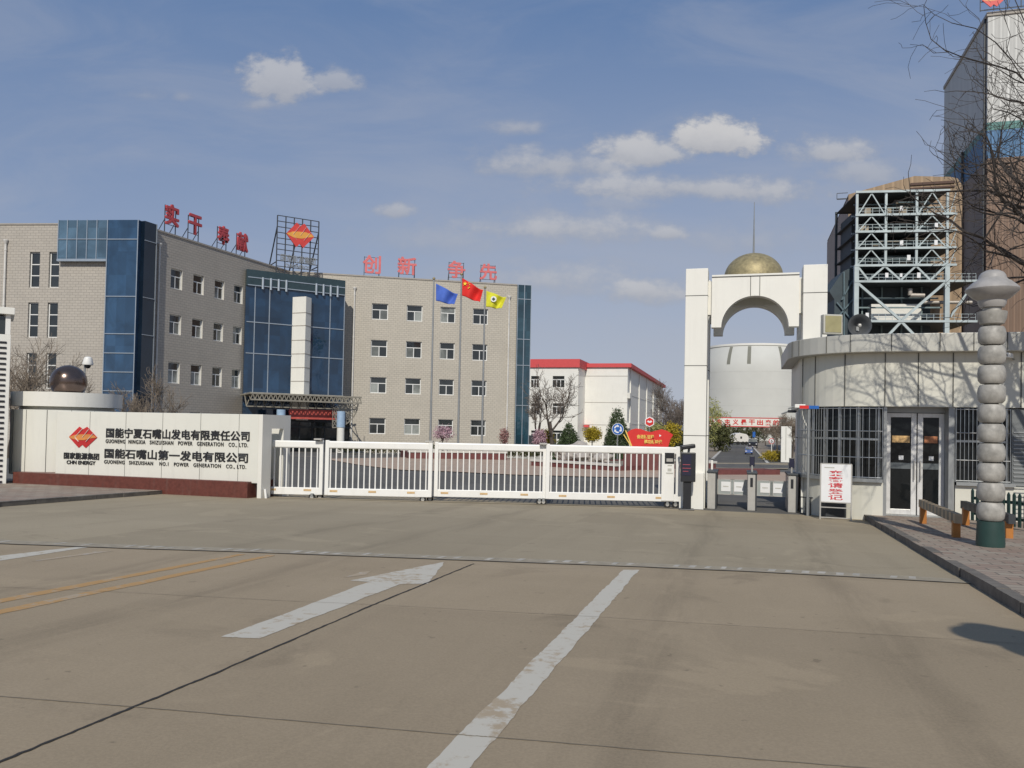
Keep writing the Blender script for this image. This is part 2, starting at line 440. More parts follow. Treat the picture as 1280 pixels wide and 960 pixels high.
def leafmat(name, col, col2, trans=.25):
    m = bpy.data.materials.new(name); m.use_nodes = True
    t = NT(m.node_tree); b = t.n['Principled BSDF']; b.inputs['Roughness'].default_value = .7
    b.inputs['Specular IOR Level'].default_value = .2
    co = t.new('ShaderNodeTexCoord').outputs['Object']
    n = t.noise(co, 2.2, 4, .6); n2 = t.noise(co, 23.0, 2, .5)
    k = t.math('ADD', t.math('MULTIPLY', n, .6), t.math('MULTIPLY', n2, .4))
    t.link(t.mix(t.ramp(k, .35, .65), c4(col), c4(col2)), b.inputs['Base Color'])
    return m

CON = (.328, .260, .172); CON2 = (.396, .315, .214)
M = {}
M['con'] = concrete('road concrete', CON, CON2)
M['con2'] = concrete('threshold concrete', (.330, .275, .188), (.383, .322, .225))
M['earth'] = concrete('dry ground', (.24, .20, .155), (.29, .25, .19), streak=False)
M['asphalt'] = concrete('asphalt', (.115, .110, .10), (.15, .143, .13))
M['joint'] = mat('joint tar', (.035, .032, .028), .8)
M['crackline'] = mat('hairline joint', (.20, .165, .115), .85)
M['wline'] = worn('white road paint', (.53, .495, .415), CON2, .48)
M['yline'] = worn('yellow road paint', (.44, .26, .10), CON2, .5)
M['wblock'] = mat('white studs', (.43, .40, .34), .7, var=.3, vscale=6)
M['paver'] = tiles('red and grey pavers', (.30, .215, .165), (.36, .31, .245), (.13, .115, .095), .40, .20, .012, .85, .5, plane='xy', stain=.35)
M['plaza'] = tiles('tan plaza paving', (.46, .34, .25), (.42, .325, .25), (.33, .25, .19), .6, .6, .012, .85, 0, plane='xy')
M['kerb'] = mat('kerb stone', (.15, .135, .115), .9, var=.35, vscale=5, bump=.4)
M['kerbw'] = mat('pale kerb', (.5, .48, .44), .85, var=.15)
TC1, TC2 = (.46, .42, .36), (.425, .388, .335)
M['tile'] = tiles('grey facade tile', TC1, TC2, (.25, .23, .20), .40, .185, .012, .5, .5)
M['tile_d'] = tiles('grey facade tile side', TC1, TC2, (.25, .23, .20), .40, .185, .012, .5, .5)
M['cap'] = mat('parapet cap', (.36, .33, .29), .7)
M['bglass'] = glassy('blue curtain glass', (.014, .042, .088), .05, .62, wob=.05, cell=(1.25, 1.45))
M['bglass_c'] = glassy('corner curtain glass', (.028, .070, .135), .05, .7, wob=.05, cell=(.62, 1.6))
M['twig_d'] = mat('dark twig', (.045, .037, .032), .9, var=.3, vscale=9)
M['bglass_d'] = glassy('dark blue curtain glass', (.006, .013, .024), .04, .5, wob=.04)
M['bglass_l'] = glassy('pale blue spandrel', (.085, .15, .215), .14, .6, cell=(.75, 1.0))
M['bglass_g'] = glassy('green blue glass', (.024, .062, .085), .06, .7, wob=.05, cell=(.7, 1.2))
M['pane'] = glassy('window pane', (.03, .034, .034), .05, .6)
M['pane_k'] = glassy('dark door glass', (.012, .014, .015), .05, .22)
M['pane_c'] = glassy('curtained pane', (.19, .20, .185), .08, .5, var=.4)
M['wframe'] = mat('white window frame', (.74, .74, .71), .45, var=.06)
M['white_s'] = mat('sign wall panel', (.70, .69, .615), .45, var=.03, vscale=1.2, grime=.12)
M['tile_r'] = tiles('warm grey facade tile', (.52, .475, .395), (.485, .445, .37), (.30, .275, .235), .40, .185, .012, .5, .5)
M['blind'] = mat('pale blind', (.50, .49, .45), .7, var=.1)
M['reveal'] = mat('window reveal', (.55, .53, .48), .7)
M['pipe'] = mat('white downpipe', (.66, .64, .60), .5, var=.12, grime=.35)
M['alu'] = mat('aluminium mullion', (.45, .50, .54), .35, .6, var=.08)
M['white'] = mat('white cladding', (.78, .765, .70), .45, var=.03, vscale=1.2, grime=.09)
M['white_c'] = mat('cream cladding', (.74, .72, .65), .4, var=.03, vscale=1.0, grime=.14)
M['wgate'] = mat('white gate paint', (.80, .79, .745), .4, var=.04, vscale=2, grime=.12)
M['seam'] = mat('panel seam', (.10, .10, .09), .8)
M['grey_p'] = mat('grey aluminium panel', (.52, .51, .455), .42, .1, var=.06, vscale=1.0, grime=.25)
M['cream_p'] = mat('beige aluminium panel', (.64, .625, .54), .42, .05, var=.05, vscale=1.0, grime=.22)
M['granite'] = mat('red granite', (.125, .038, .027), .42, var=.28, vscale=14, grime=.3)
M['maroon'] = mat('maroon planter', (.15, .05, .045), .5, var=.2, vscale=4)
M['black'] = mat('black plastic', (.018, .019, .022), .4, var=.2)
M['dark'] = mat('dark steel', (.05, .055, .06), .5, .3)
M['steel'] = mat('brushed steel', (.52, .50, .455), .36, .35, var=.10, vscale=6)
M['steel_d'] = mat('dull galvanised steel', (.33, .34, .335), .45, .5, var=.12)
M['grille'] = mat('stainless grille', (.48, .49, .48), .3, .8, var=.1)
M['bronze'] = mat('bronze ball', (.17, .125, .105), .22, .85, var=.14, vscale=5)
M['gold'] = mat('gilt dome', (.34, .285, .155), .55, .4, var=.35, vscale=11, grime=.35, bump=.3, bscale=18)
M['stone'] = mat('grey marble', (.35, .335, .30), .46, var=.38, vscale=6.5, grime=.5, spec=.35)
M['stone_h'] = mat('grey lamp glass', (.36, .345, .325), .36, var=.22, vscale=4, grime=.4)
M['green'] = mat('dark green paint', (.022, .055, .047), .5, var=.2)
M['orange'] = mat('orange paint', (.42, .16, .03), .5, var=.2, grime=.3)
M['yellow'] = mat('yellow paint', (.58, .40, .06), .55, var=.15, grime=.2)
M['refl'] = mat('tan reflector', (.58, .40, .20), .5, var=.2, vscale=20)
M['door'] = mat('door aluminium', (.72, .71, .68), .38, .25, var=.12, vscale=3, grime=.3)
M['wood'] = mat('worn strip', (.40, .31, .2), .7, var=.25)
M['red'] = mat('sign red', (.62, .028, .022), .45, var=.08)
M['letter'] = mat('faded red letter', (.52, .075, .085), .5, var=.22, vscale=3)
M['letter2'] = mat('pink red letter', (.62, .15, .15), .5, var=.2, vscale=2)
M['redroof'] = mat('red roof band', (.62, .075, .075), .55, var=.07)
M['txt'] = mat('black lettering', (.022, .022, .024), .45)
M['txt_r'] = mat('red lettering', (.60, .05, .06), .5)
M['txt_y'] = mat('yellow lettering', (.80, .55, .12), .5)
M['ctrack'] = mat('frame steel', (.055, .06, .07), .6, .2)
M['blue'] = mat('sign blue', (.02, .12, .42), .4)
M['fblue'] = mat('blue flag', (.06, .13, .48), .8, var=.12)
M['fred'] = mat('red flag', (.66, .02, .015), .8, var=.1)
M['fyel'] = mat('yellow flag', (.62, .60, .03), .8, var=.1)
M['starry'] = mat('star yellow', (.85, .65, .05), .7)
M['bark'] = mat('bark', (.085, .068, .055), .9, var=.3, vscale=12, bump=.6, bscale=30)
M['twig'] = mat('twig', (.15, .122, .10), .9, var=.3, vscale=9)
M['twig_l'] = mat('pale twig', (.20, .16, .12), .9, var=.3)
M['conif'] = leafmat('conifer needles', (.042, .066, .028), (.09, .125, .055))
M['willow'] = leafmat('young green leaves', (.26, .27, .09), (.36, .35, .14))
M['yshrub'] = leafmat('golden shrub', (.30, .22, .02), (.46, .36, .04))
M['pink'] = leafmat('pink blossom', (.42, .25, .30), (.58, .40, .44))
M['rust'] = leafmat('reddish buds', (.25, .12, .11), (.38, .22, .2))
M['hedge'] = leafmat('hedge', (.05, .06, .022), (.10, .10, .04))
M['brown'] = corrugated('brown corrugated cladding', (.235, .15, .10), 1.1)
M['brown_lift'] = corrugated('brown cladding lightened for shade', (.34, .245, .185), 1.1, axis=1)  # colour lightened to make up for weak skylight on the shaded side
M['tan'] = corrugated('tan corrugated cladding', (.36, .245, .14), 1.6)
M['pale'] = corrugated('pale corrugated cladding', (.64, .64, .61), 1.4)
M['bband'] = corrugated('blue corrugated cladding', (.07, .19, .36), 1.4)
M['teal'] = corrugated('teal strip cladding', (.10, .25, .23), 1.4)
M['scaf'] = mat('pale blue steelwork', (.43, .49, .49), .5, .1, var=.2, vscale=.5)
M['inner_shade'] = mat('painted interior shade', (.05, .062, .068), .7)  # interior shade put into the colour: rear steel, floors and backing
M['silo'] = mat('silo concrete', (.56, .56, .52), .8, var=.06, vscale=.1)
M['slit'] = mat('dark louvre', (.20, .20, .165), .8)  # plain dark tone of the louvre slots
M['paper'] = mat('white paper', (.78, .78, .77), .7, var=.04)
M['screen'] = glassy('dark screen', (.018, .02, .045), .1, .6)
M['clearg'] = mat('clear flap', (.35, .38, .37), .08, .0, var=.1, spec=.8)
M['tyre'] = mat('tyre', (.02, .02, .02), .85)
M['carblue'] = mat('car blue', (.10, .17, .42), .25, .3, coat=.6)
M['cardark'] = mat('car black', (.02, .022, .03), .25, .3, coat=.6)
M['truckw'] = mat('truck cover', (.72, .70, .66), .6, var=.1)
M['red_w'] = mat('red banner', (.50, .09, .07), .7, var=.28, vscale=2.2)
M['lime'] = mat('lime wash', (.6, .58, .52), .9)
M['col_b'] = mat('pale blue column wrap', (.34, .47, .62), .45, var=.15)
M['truss'] = mat('canopy truss', (.31, .285, .23), .5, .2, var=.2)
M['rock'] = mat('grey rock', (.38, .345, .31), .85, var=.25, vscale=5, bump=.6, bscale=8)
# ------------------------------------------------------------------ the ground and what is painted on it
FUV = Frame((0, 0, 0), -RA)
def gsheet(name, px_pts, material, up, kind='structure', world_pts=None, ragged=0.0):
    """flat sheet following the ground; outline given as picture points on the ground"""
    mb = MB(); pts = world_pts if world_pts else [gnd(*p) for p in px_pts]
    if ragged:      # worn edges: many short steps, each a little off the line
        rj = random.Random(len(name)*7+len(pts)); q = []
        for a, b in zip(pts, pts[1:]+pts[:1]):
            n = max(1, int((b-a).length/.06)); e = (b-a).normalized(); nn = Vector((-e.y, e.x, 0)); w_ = 0.0
            for k in range(n):
                w_ = .7*w_+rj.uniform(-ragged, ragged); q.append(a.lerp(b, k/n)+nn*(w_ if k else 0))
        pts = q
    mb.poly([(p.x, p.y, gz(p.x, p.y)+up) for p in pts])
    bm_o = mb.make(name, material)
    for p in bm_o.data.polygons:
        if p.normal.z < 0: p.flip()
    return struct(bm_o, kind)
def strip(name, pts, wd, material, up, jitter=0.0, seed=1, n_sub=1):
    """narrow band along a ground polyline"""
    rnd = random.Random(seed); P = []
    for a, b in zip(pts[:-1], pts[1:]):
        for k in range(n_sub):
            t = k/n_sub; P.append(a.lerp(b, t))
    P.append(pts[-1].copy()); mb = MB(); prev = None
    for i, p in enumerate(P):
        q = P[min(i+1, len(P)-1)]-P[max(i-1, 0)]; q.z = 0; q.normalize(); nrm = Vector((-q.y, q.x, 0))
        w_ = wd*(1+jitter*rnd.uniform(-1, 1)); off = nrm*(wd*jitter*.8*rnd.uniform(-1, 1))
        a = p+off+nrm*w_/2; b = p+off-nrm*w_/2
        a = (a.x, a.y, gz(a.x, a.y)+up); b = (b.x, b.y, gz(b.x, b.y)+up)
        if prev: mb.quad(prev[0], prev[1], b, a)
        prev = (a, b)
    return struct(mb.make(name, material))
mb = MB()
vs = [-4000, -60, 21] + [40+5*k for k in range(15)] + [400, 4000]
for a, b in zip(vs[:-1], vs[1:]):
    def pt(u, v):
        p = uv(u, v); return (p.x, p.y, gz(p.x, p.y)-.02)
    mb.quad(pt(-4000, a), pt(4000, a), pt(4000, b), pt(-4000, b))
struct(mb.make('ground', M['earth']))
def uvrect(name, u0, u1, v0, v1, material, up):
    pts = [uv(u0, v0), uv(u1, v0), uv(u1, v1), uv(u0, v1)]
    return gsheet(name, None, material, up, world_pts=pts)
uvrect('forecourt', -60, 45, -60, 21, M['con'], 0.0)
# the paler, smoother concrete between the drain and the gate
dr = [(-60, 676), (0, 680), (160, 686), (320, 691), (480, 697), (640, 703), (800, 709), (960, 716), (1090, 723), (1214, 730)]
drw = [gnd(*p) for p in dr]
up_pts = [p.copy() for p in drw] + [uv(12.4, 21), uv(-26, 21)]
gsheet('gate_threshold', None, M['con2'], .0026, world_pts=up_pts)
strip('drain', [p+Vector((0, .19, 0)) for p in drw], .36, mat('drain grating', (.32, .275, .20), .8, var=.2, vscale=9), .0052)
strip('drain_edge', drw, .035, M['joint'], .0075, .3, 3, 6)
mbs = MB(); rnd = random.Random(5)
for a, b in zip(drw[:-1], drw[1:]):
    L = (b-a).length; n = int(L/.19)
    for k in range(n):
        if rnd.random() < .35: continue
        p = a.lerp(b, (k+.5)/n)+Vector((0, .19+rnd.uniform(-.03, .03), 0)); z = gz(p.x, p.y)+.0066
        e = (b-a).normalized()*.04*rnd.uniform(.6, 1.2); g = Vector((.05, .11*rnd.uniform(.5, 1.1), 0))
        mbs.quad((p.x-e.x-g.x, p.y-e.y-g.y, z), (p.x+e.x-g.x, p.y+e.y-g.y, z), (p.x+e.x+g.x, p.y+e.y+g.y, z), (p.x-e.x+g.x, p.y-e.y+g.y, z))
struct(mbs.make('drain_slots', M['wblock']), 'stuff')
# joints
def ext(p, q, d):
    e = (q-p); e.normalize(); return q+e*d
def gline(pp): return [gnd(*p) for p in pp]
ck = gline([(592, 705), (465, 757), (260, 846), (0, 953)]); ck.append(ext(ck[0], ck[-1], 12)); ck[0] = ck[0]
strip('tarred_joint', ck, .019, M['joint'], .005, .3, 2, 40)
for i, pp in enumerate(([(-400, 838), (0, 871), (165, 884), (558, 918), (640, 924), (960, 951), (1400, 985)],
           [(-300, 719), (0, 734), (160, 741), (350, 751), (485, 757), (755, 772), (1090, 793), (1300, 806)],
           [(480, 676), (640, 682), (805, 691), (1030, 714)])):
    strip('slab_joint', gline(pp), .006 if i else .008, M['crackline'], .0042, .4, 10+i, 30)
# markings
la, lb = gnd(779, 712.5), gnd(533, 960); ra_, rb = gnd(799, 712.5), gnd(586, 960)
gsheet('lane_line', None, M['wline'], .003, world_pts=[la, ra_, ext(ra_, rb, 9), ext(la, lb, 9)], ragged=.007)
gsheet('lane_arrow', [(276, 796.5), (324, 798.5), (500, 730.5), (535, 730), (556, 702.5), (437.5, 726), (462, 727.5)], M['wline'], .003, ragged=.007)
gsheet('left_lane_line', [(-200, 727), (0, 695), (95, 684), (110, 684.5), (0, 701), (-200, 736)], M['wline'], .003, ragged=.007)
faint = worn('faint road paint', (.46, .43, .38), CON2, 1.15)
gsheet('worn_lane_line', [(36, 702), (118, 690), (142, 689), (60, 700)], faint, .003)
gsheet('worn_patch', [(430, 722), (452, 715), (464, 714), (456, 719)], faint, .003)
gsheet('yellow_line', [(-300, 808), (0, 749), (298, 692.8), (307, 693.2), (0, 754), (-300, 816)], M['yline'], .003, ragged=.007)
gsheet('yellow_line', [(-300, 826), (0, 762.5), (334, 694), (344, 694.6), (0, 768), (-300, 835)], M['yline'], .003, ragged=.007)
# pavement on the right, in road axes
def pave(name, uvpts, up, material):
    mb = MB(); mb.poly([(u, v, gz(*uv(u, v).xy)+up) for u, v in uvpts])
    o = mb.make(name, material); o.rotation_euler = (0, 0, -RA); return struct(o)
k0, k1 = gnd(1082, 651), gnd(1280, 770)
ku0, kv0 = to_uv(k0); ku1, kv1 = to_uv(k1)
sl = (ku1-ku0)/(kv1-kv0); kue = ku1+sl*(-40-kv1)
pave('pavement', [(ku0, kv0), (kue, -40), (45, -40), (45, kv0)], .12, M['paver'])
pave('pavement', [(ku0, kv0), (45, kv0), (45, 21), (ku0, 21)], .12, M['paver'])
pave('pavement', [(ku0, 21), (45, 21), (45, 30), (ku0, 30)], .12, M['paver'])
def kerb(name, uvpts, inside, wd=.14, h=.125, piece=.8):
    """row of kerb stones along a road-axis polyline, each a little out of line"""
    mb = MB(); rnd = random.Random(4)
    for a, b in zip(uvpts[:-1], uvpts[1:]):
        a, b = Vector(a), Vector(b); L = (b-a).length; e = (b-a)/L; n = Vector((-e.y, e.x))*inside
        k = max(1, int(L/piece))
        for i in range(k):
            p = a+e*(L*i/k+.006); q = a+e*(L*(i+1)/k-.006); o = n*rnd.uniform(-.012, .008); dz = rnd.uniform(-.008, .004)
            c = [p+o, q+o, q+o+n*wd, p+o+n*wd]
            zb = [gz(*uv(x.x, x.y).xy) for x in c]; i0 = len(mb.v)
            mb.v += [(x.x, x.y, z-.05) for x, z in zip(c, zb)] + [(x.x, x.y, z+h+dz) for x, z in zip(c, zb)]
            for f in ((0,3,2,1),(4,5,6,7),(0,1,5,4),(1,2,6,5),(2,3,7,6),(3,0,4,7)):
                mb.f.append(tuple(i0+t for t in f)); mb.mi.append(0)
    o = mb.make(name, M['kerb']); o.rotation_euler = (0, 0, -RA); return struct(o)
kerb('kerb', [(kue, -40), (ku0, kv0), (ku0+.05, kv0+1.2)], -1)
# pavement on the left
q0, q1, q2 = gnd(-60, 641), gnd(0, 634), gnd(212, 617)
a0, a1, a2 = to_uv(q0), to_uv(q1), to_uv(q2)
far = 19.6
pave('pavement', [(a0[0]-14, a0[1]-3), a0, a1, a2, (a2[0]-.15, far), (a0[0]-14, far)], .10, M['paver'])
kerb('kerb', [(a0[0]-14, a0[1]-3), a0, a1, a2, (a2[0]-.1, far)], 1, .14, .105)
# inside the gate
mb = MB()
uvrect('inner_asphalt', -50, 40, 21.003, 40, M['asphalt'], .0)
for a in range(40, 110, 10): uvrect('inner_asphalt', -50, 40, a, a+10, M['asphalt'], .0)
gsheet('island_paving', [(405, 574), (450, 582), (500, 588), (560, 590), (640, 594), (750, 597), (850, 598), (1000, 607), (1000, 592), (850, 586), (640, 573), (520, 572)], M['plaza'], .03)
gsheet('far_paving', [(290, 568), (480, 561.5), (480, 556), (290, 556)], M['plaza'], .03)
gsheet('crossing_strip', [(880, 586), (985, 587), (985, 579), (880, 579)], M['con2'], .035)
strip('gate_track', [gnd(322, 621.5), gnd(842, 634)], .5, M['con2'], .008)
# the straight road beyond
def farroad(name, pl, pr, pl2, pr2, m_, up): return gsheet(name, [pl, pr, pr2, pl2], m_, up)
pts = []
for v in (108, 150, 220, 330, 420):
    pts.append(v)
rl, rr = gnd(897, 569.7), gnd(951, 572)
ul, ur = to_uv(rl)[0], to_uv(rr)[0]
uvrect('inner_road', ul, ur, 110, 420, M['asphalt'], .01)
for s, u_ in ((-1, ul), (1, ur)):
    o = MB().box(min(u_, u_+s*.35), max(u_, u_+s*.35), 70, 420, -1.75, -1.45).make('inner_kerb', M['kerbw']); o.rotation_euler = (0, 0, -RA); struct(o)
# ------------------------------------------------------------------ the office block
ZR = 15.2
def holes_wall(x0, x1, z0, z1, holes, depth=.22):
    """wall skin with real openings and reveals; holes = (x0,x1,z0,z1)"""
    mb = MB(); xs = sorted({x0, x1, *[h[0] for h in holes], *[h[1] for h in holes]}); zs = sorted({z0, z1, *[h[2] for h in holes], *[h[3] for h in holes]})
    for a, b in zip(xs[:-1], xs[1:]):
        for c, d in zip(zs[:-1], zs[1:]):
            mx, mz = (a+b)/2, (c+d)/2
            if any(h[0] < mx < h[1] and h[2] < mz < h[3] for h in holes): continue
            mb.quad((a, 0, c), (b, 0, c), (b, 0, d), (a, 0, d))
    for (a, b, c, d) in holes:
        mb.quad((a, 0, c), (a, depth, c), (a, depth, d), (a, 0, d), 1); mb.quad((b, 0, c), (b, 0, d), (b, depth, d), (b, depth, c), 1)
        mb.quad((a, 0, c), (b, 0, c), (b, depth, c), (a, depth, c), 1); mb.quad((a, 0, d), (a, depth, d), (b, depth, d), (b, 0, d), 1)
    return mb
def window(fr_parent, h, y, style, rnd, t=.07):
    """h = opening; frame is the window mesh, panes are sub-parts"""
    a, b, c, d = h; mb = MB()
    y0, y1 = y-.06, y
    mb.box(a, a+t, y0, y1, c, d); mb.box(b-t, b, y0, y1, c, d); mb.box(a+t, b-t, y0, y1, c, c+t); mb.box(a+t, b-t, y0, y1, d-t, d)
    cells = []
    if style == 'tall':
        n = 3; H = (d-c-2*t)/n
        for k in range(1, n): mb.box(a+t, b-t, y0, y1, c+t+k*H-t*.45, c+t+k*H+t*.45)
        cells = [(a+t, b-t, c+t, d-t)]
    else:
        zt = c+(d-c)*.62
        mb.box(a+t, b-t, y0, y1, zt-t/2, zt+t/2); mx = (a+b)/2
        mb.box(mx-t/2, mx+t/2, y0, y1, c+t, zt-t/2)
        cells = [(a+t, b-t, zt, d-t), (a+t, mx, c+t, zt), (mx, b-t, c+t, zt)]
    f = mb.make('window', M['wframe'], fr_parent, fix=False)
    for i, (p, q, r_, s_) in enumerate(cells):
        light = rnd.random() < (.30 if style != 'tall' and i else .06)
        mbp = MB(); mbp.box(p, q, y-.03, y-.012, r_, s_); mbp.make('pane', M['pane_c'] if light else M['pane'], f, fix=False)
    q = rnd.random()
    if style != 'tall' and q < .5:      # a blind drawn part of the way, or a curtain pulled to one side
        i = rnd.choice((1, 2)); p, q2, r_, s_ = cells[i]
        if q < .25: r_ = s_-(s_-r_)*rnd.uniform(.3, .8)
        else: q2 = p+(q2-p)*rnd.uniform(.4, .8)
        MB().box(p+.01, q2-.01, y-.011, y-.006, r_, s_).make('blind', M['blind'], f, fix=False)
    return f
def grid_bars(mb, x0, x1, z0, z1, vx, hz, y, t=.06):
    for x in vx: mb.box(x-t/2, x+t/2, y-.05, y, z0, z1)
    for z in hz: mb.box(x0, x1, y-.056, y-.004, z-t/2, z+t/2)
rnd = random.Random(11)
B0 = atz(-40, 283, ZR); C1 = atz(177, 277, ZR+.3); D1 = atz(332, 331, ZR); E0 = atz(313, 337, 14.3); E1 = atz(431, 351, 14.3); G0 = atz(407, 343, ZR); G1 = atz(664, 358, ZR)
F1 = Frame.two(Vector((C1.x-(C1.x-B0.x), B0.y, 0)), C1, -1.0)        # left front
off = thing('office_building', 'grey tiled office block in three angled wings with blue curtain glass', 'building', (C1.x, C1.y, -1.0))
def wing(fr):
    """an Empty for one wing's axes; parts hang below it"""
    o = bpy.data.objects.new('wing', None); COL.objects.link(o)
    o.parent = off; o.location = fr.p-Vector(off.location); o.rotation_euler = (0, 0, fr.a); return o
def part_in(o, fr):
    o.parent = off; o.location = fr.p-Vector(off.location); o.rotation_euler = (0, 0, fr.a); return o
def pmake(mb, name, mats, fr, smooth=False, fix=True): return part_in(mb.make(name, mats, smooth=smooth, fix=fix), fr)
def pwindow(fr, h, y, style):
    f = window(None, h, y, style, rnd); return part_in(f, fr)
Z0 = 1.0   # local height of road level (frames sit at -1.0)
# ---- left wing, front
xg = F1.px(138, 277).x; xe = F1.px(177, 277).x; xb = F1.px(77, 277).x
hs = []
for (pa, pb) in ((37, 49.8), (61.3, 75)):
    for (ya, yb) in ((315, 359.5), (378, 422), (441, 486)):
        a = F1.px(pa if ya < 330 else pa-1.4 if ya < 400 else pa-3, ya); b = F1.px(pb if ya < 330 else pb-1.4 if ya < 400 else pb-3, yb)
        hs.append([a.x, b.x, b.z, a.z])
for k in range(6):      # line the columns and rows up
    col = k//3; row = k % 3
    hs[k][0] = sum(hs[col*3+j][0] for j in range(3))/3 if row == 0 else hs[col*3][0]
    hs[k][1] = hs[k][0]+.74
for k in range(3):
    za = (hs[k][2]+hs[k+3][2])/2; zb = (hs[k][3]+hs[k+3][3])/2
    hs[k][2] = hs[k+3][2] = za; hs[k][3] = hs[k+3][3] = zb
hs = [tuple(h) for h in hs]
zr1 = F1.px(40, 281).z
x0w = F1.px(-60, 281).x
pmake(holes_wall(x0w, xg, 0, zr1, hs), 'front_wall', [M['tile'], M['tile']], F1, fix=False)
for h in hs: pwindow(F1, h, .2, 'tall')
zt, zm, zb_ = F1.px(110, 276.5).z, F1.px(110, 300.5).z, F1.px(110, 325).z
mb = MB(); mb.box(xb, xg-.02, -.35, .0, zb_, zt-.02)
pmake(mb, 'glass_band', M['bglass_l'], F1, fix=False)
mb = MB(); grid_bars(mb, xb, xg, zb_, zt, [xb+.05]+[xb+(xg-xb)*k/5 for k in range(1, 5)], [zm], -.352, .05); mb.box(xb, xg, -.40, .0, zb_-.16, zb_-.001)
pmake(mb, 'band_mullion', M['alu'], F1, fix=False)
# ---- corner glass: front face and side face
F2 = Frame.two(C1, D1, -1.0)
xs = F2.px(192, 284).x
mb = MB(); mb.box(xg, xe, -.32, 0.05, 0, zt); pmake(mb, 'corner_glass', M['bglass_c'], F1, fix=False)
mb = MB(); grid_bars(mb, xg, xe, 0, zt, [xg+.03, xe-.03], [F1.px(157, y).z for y in (300.5, 371.5, 418, 442, 465.5, 489)], -.322, .055)
pmake(mb, 'corner_mullion', M['alu'], F1, fix=False)
mb = MB(); mb.box(.0, xs, -.30, .05, 0, zt-.003); pmake(mb, 'corner_glass', M['bglass_d'], F2, fix=False)
mb = MB(); grid_bars(mb, 0, xs, 0, zt, [xs-.03], [F1.px(157, y).z for y in (300.5, 371.5, 418)], -.302, .045); pmake(mb, 'corner_mullion', M['alu'], F2, fix=False)
# ---- left wing, side
hs = []
for (pa, pb) in ((213.8, 227.5), (242, 254.5), (268.8, 280), (293, 303.3)):
    col = []
    for r_, (ya, yb) in enumerate((((333.3, 342, 349.5, 356), (362.5, 368.8, 375, 381.2)), ((391.5, 397.3, 402.7, 407.5), (418.5, 423, 427.5, 431.5)), ((452.5, 455.3, 458, 460.5), (480.5, 482, 483.5, 485.3)))):
        k = (213.8, 242, 268.8, 293).index(pa); sh = -1.6*r_
        a = F2.px(pa+sh, ya[k]); b = F2.px(pb+sh, yb[k]); col.append((a.x, b.x, b.z, a.z))
    hs.append(col)
rows = [(sum(hs[c][r_][2] for c in range(4))/4, sum(hs[c][r_][3] for c in range(4))/4) for r_ in range(3)]
hs2 = []
for c in range(4):
    xa = sum(h[0] for h in hs[c])/3; xb2 = sum(h[1] for h in hs[c])/3
    for r_ in range(3): hs2.append((xa, xb2, rows[r_][0], rows[r_][1]))
    hs2.append((xa, xb2, rows[2][0]-3.5, rows[2][1]-3.5))
xend = F2.px(334, 332).x+3
zr2 = ZR+1.0
pmake(holes_wall(xs, xend, 0, zr2, hs2), 'side_wall', [M['tile_d'], M['reveal']], F2, fix=False)
for h in hs2: pwindow(F2, h, .2, 'cross')
pmake(MB().box(xs, xend, -.06, .4, zr2, zr2+.12), 'parapet_cap', M['cap'], F2, fix=False)
pmake(MB().box(x0w, xb, -.06, .4, zr1, zr1+.1), 'parapet_cap', M['cap'], F1, fix=False)
# ---- centre glass
F3 = Frame.two(E0, E1, -1.0); L3 = F3.len; z3 = 14.3+1.0
p_l, p_r = F3.px(364.5, 430).x, F3.px(383, 430).x
can_z = F3.px(345, 494).z
pmake(MB().box(-.3, L3, .0, .3, can_z-5, z3-1.3), 'curtain_glass', M['bglass'], F3, fix=False)
pmake(MB().box(-.3, L3+.02, -.12, .32, z3-1.296, z3), 'glass_parapet', mat('parapet glass', (.03, .052, .06), .2, var=.2), F3, fix=False)
mb = MB(); vx = [F3.px(x, 400).x for x in (318, 336.3, 412.3, 430)]
grid_bars(mb, -.2, L3, can_z, z3-1.3, vx, [F3.px(345, y).z for y in (405, 443.5, 493)], -.002, .07)
for z in (z3-1.25, z3-.62): mb.box(-.2, L3, -.16, -.122, z-.035, z+.035)
pmake(mb, 'curtain_mullion', M['alu'], F3, fix=False)
for x in (328, 338, 347.7, 357.3, 394.8, 403.8, 412.7, 421.4):
    xx = F3.px(x, 352).x; z = F3.px(x, F3.out((xx, 0, z3-1)).z and (346+.12*(x-328))).z
    pmake(MB().tube((xx, -.18, z3-1.5), (xx, -.18, z3-.55), .1, .1, 8), 'bracket', M['alu'], F3)
ztop = F3.px(372, 372).z
xm = F3.px(377, 430).x
mb = MB(); mb.prism([(p_l, 0), (xm-.05, -1.1), (p_r+.2, -.45), (p_r+.2, 0)], can_z-2, ztop)
pmake(mb, 'pier', M['white'], F3)
mb = MB()
for y in (392, 408, 426, 443, 460, 477):
    z = F3.px(372, y).z
    mb.prism([(p_l-.02, 0), (xm-.06, -1.12), (p_r+.22, -.46), (p_r+.22, 0)], z-.03, z+.03)
pmake(mb, 'pier_seam', M['cap'], F3)
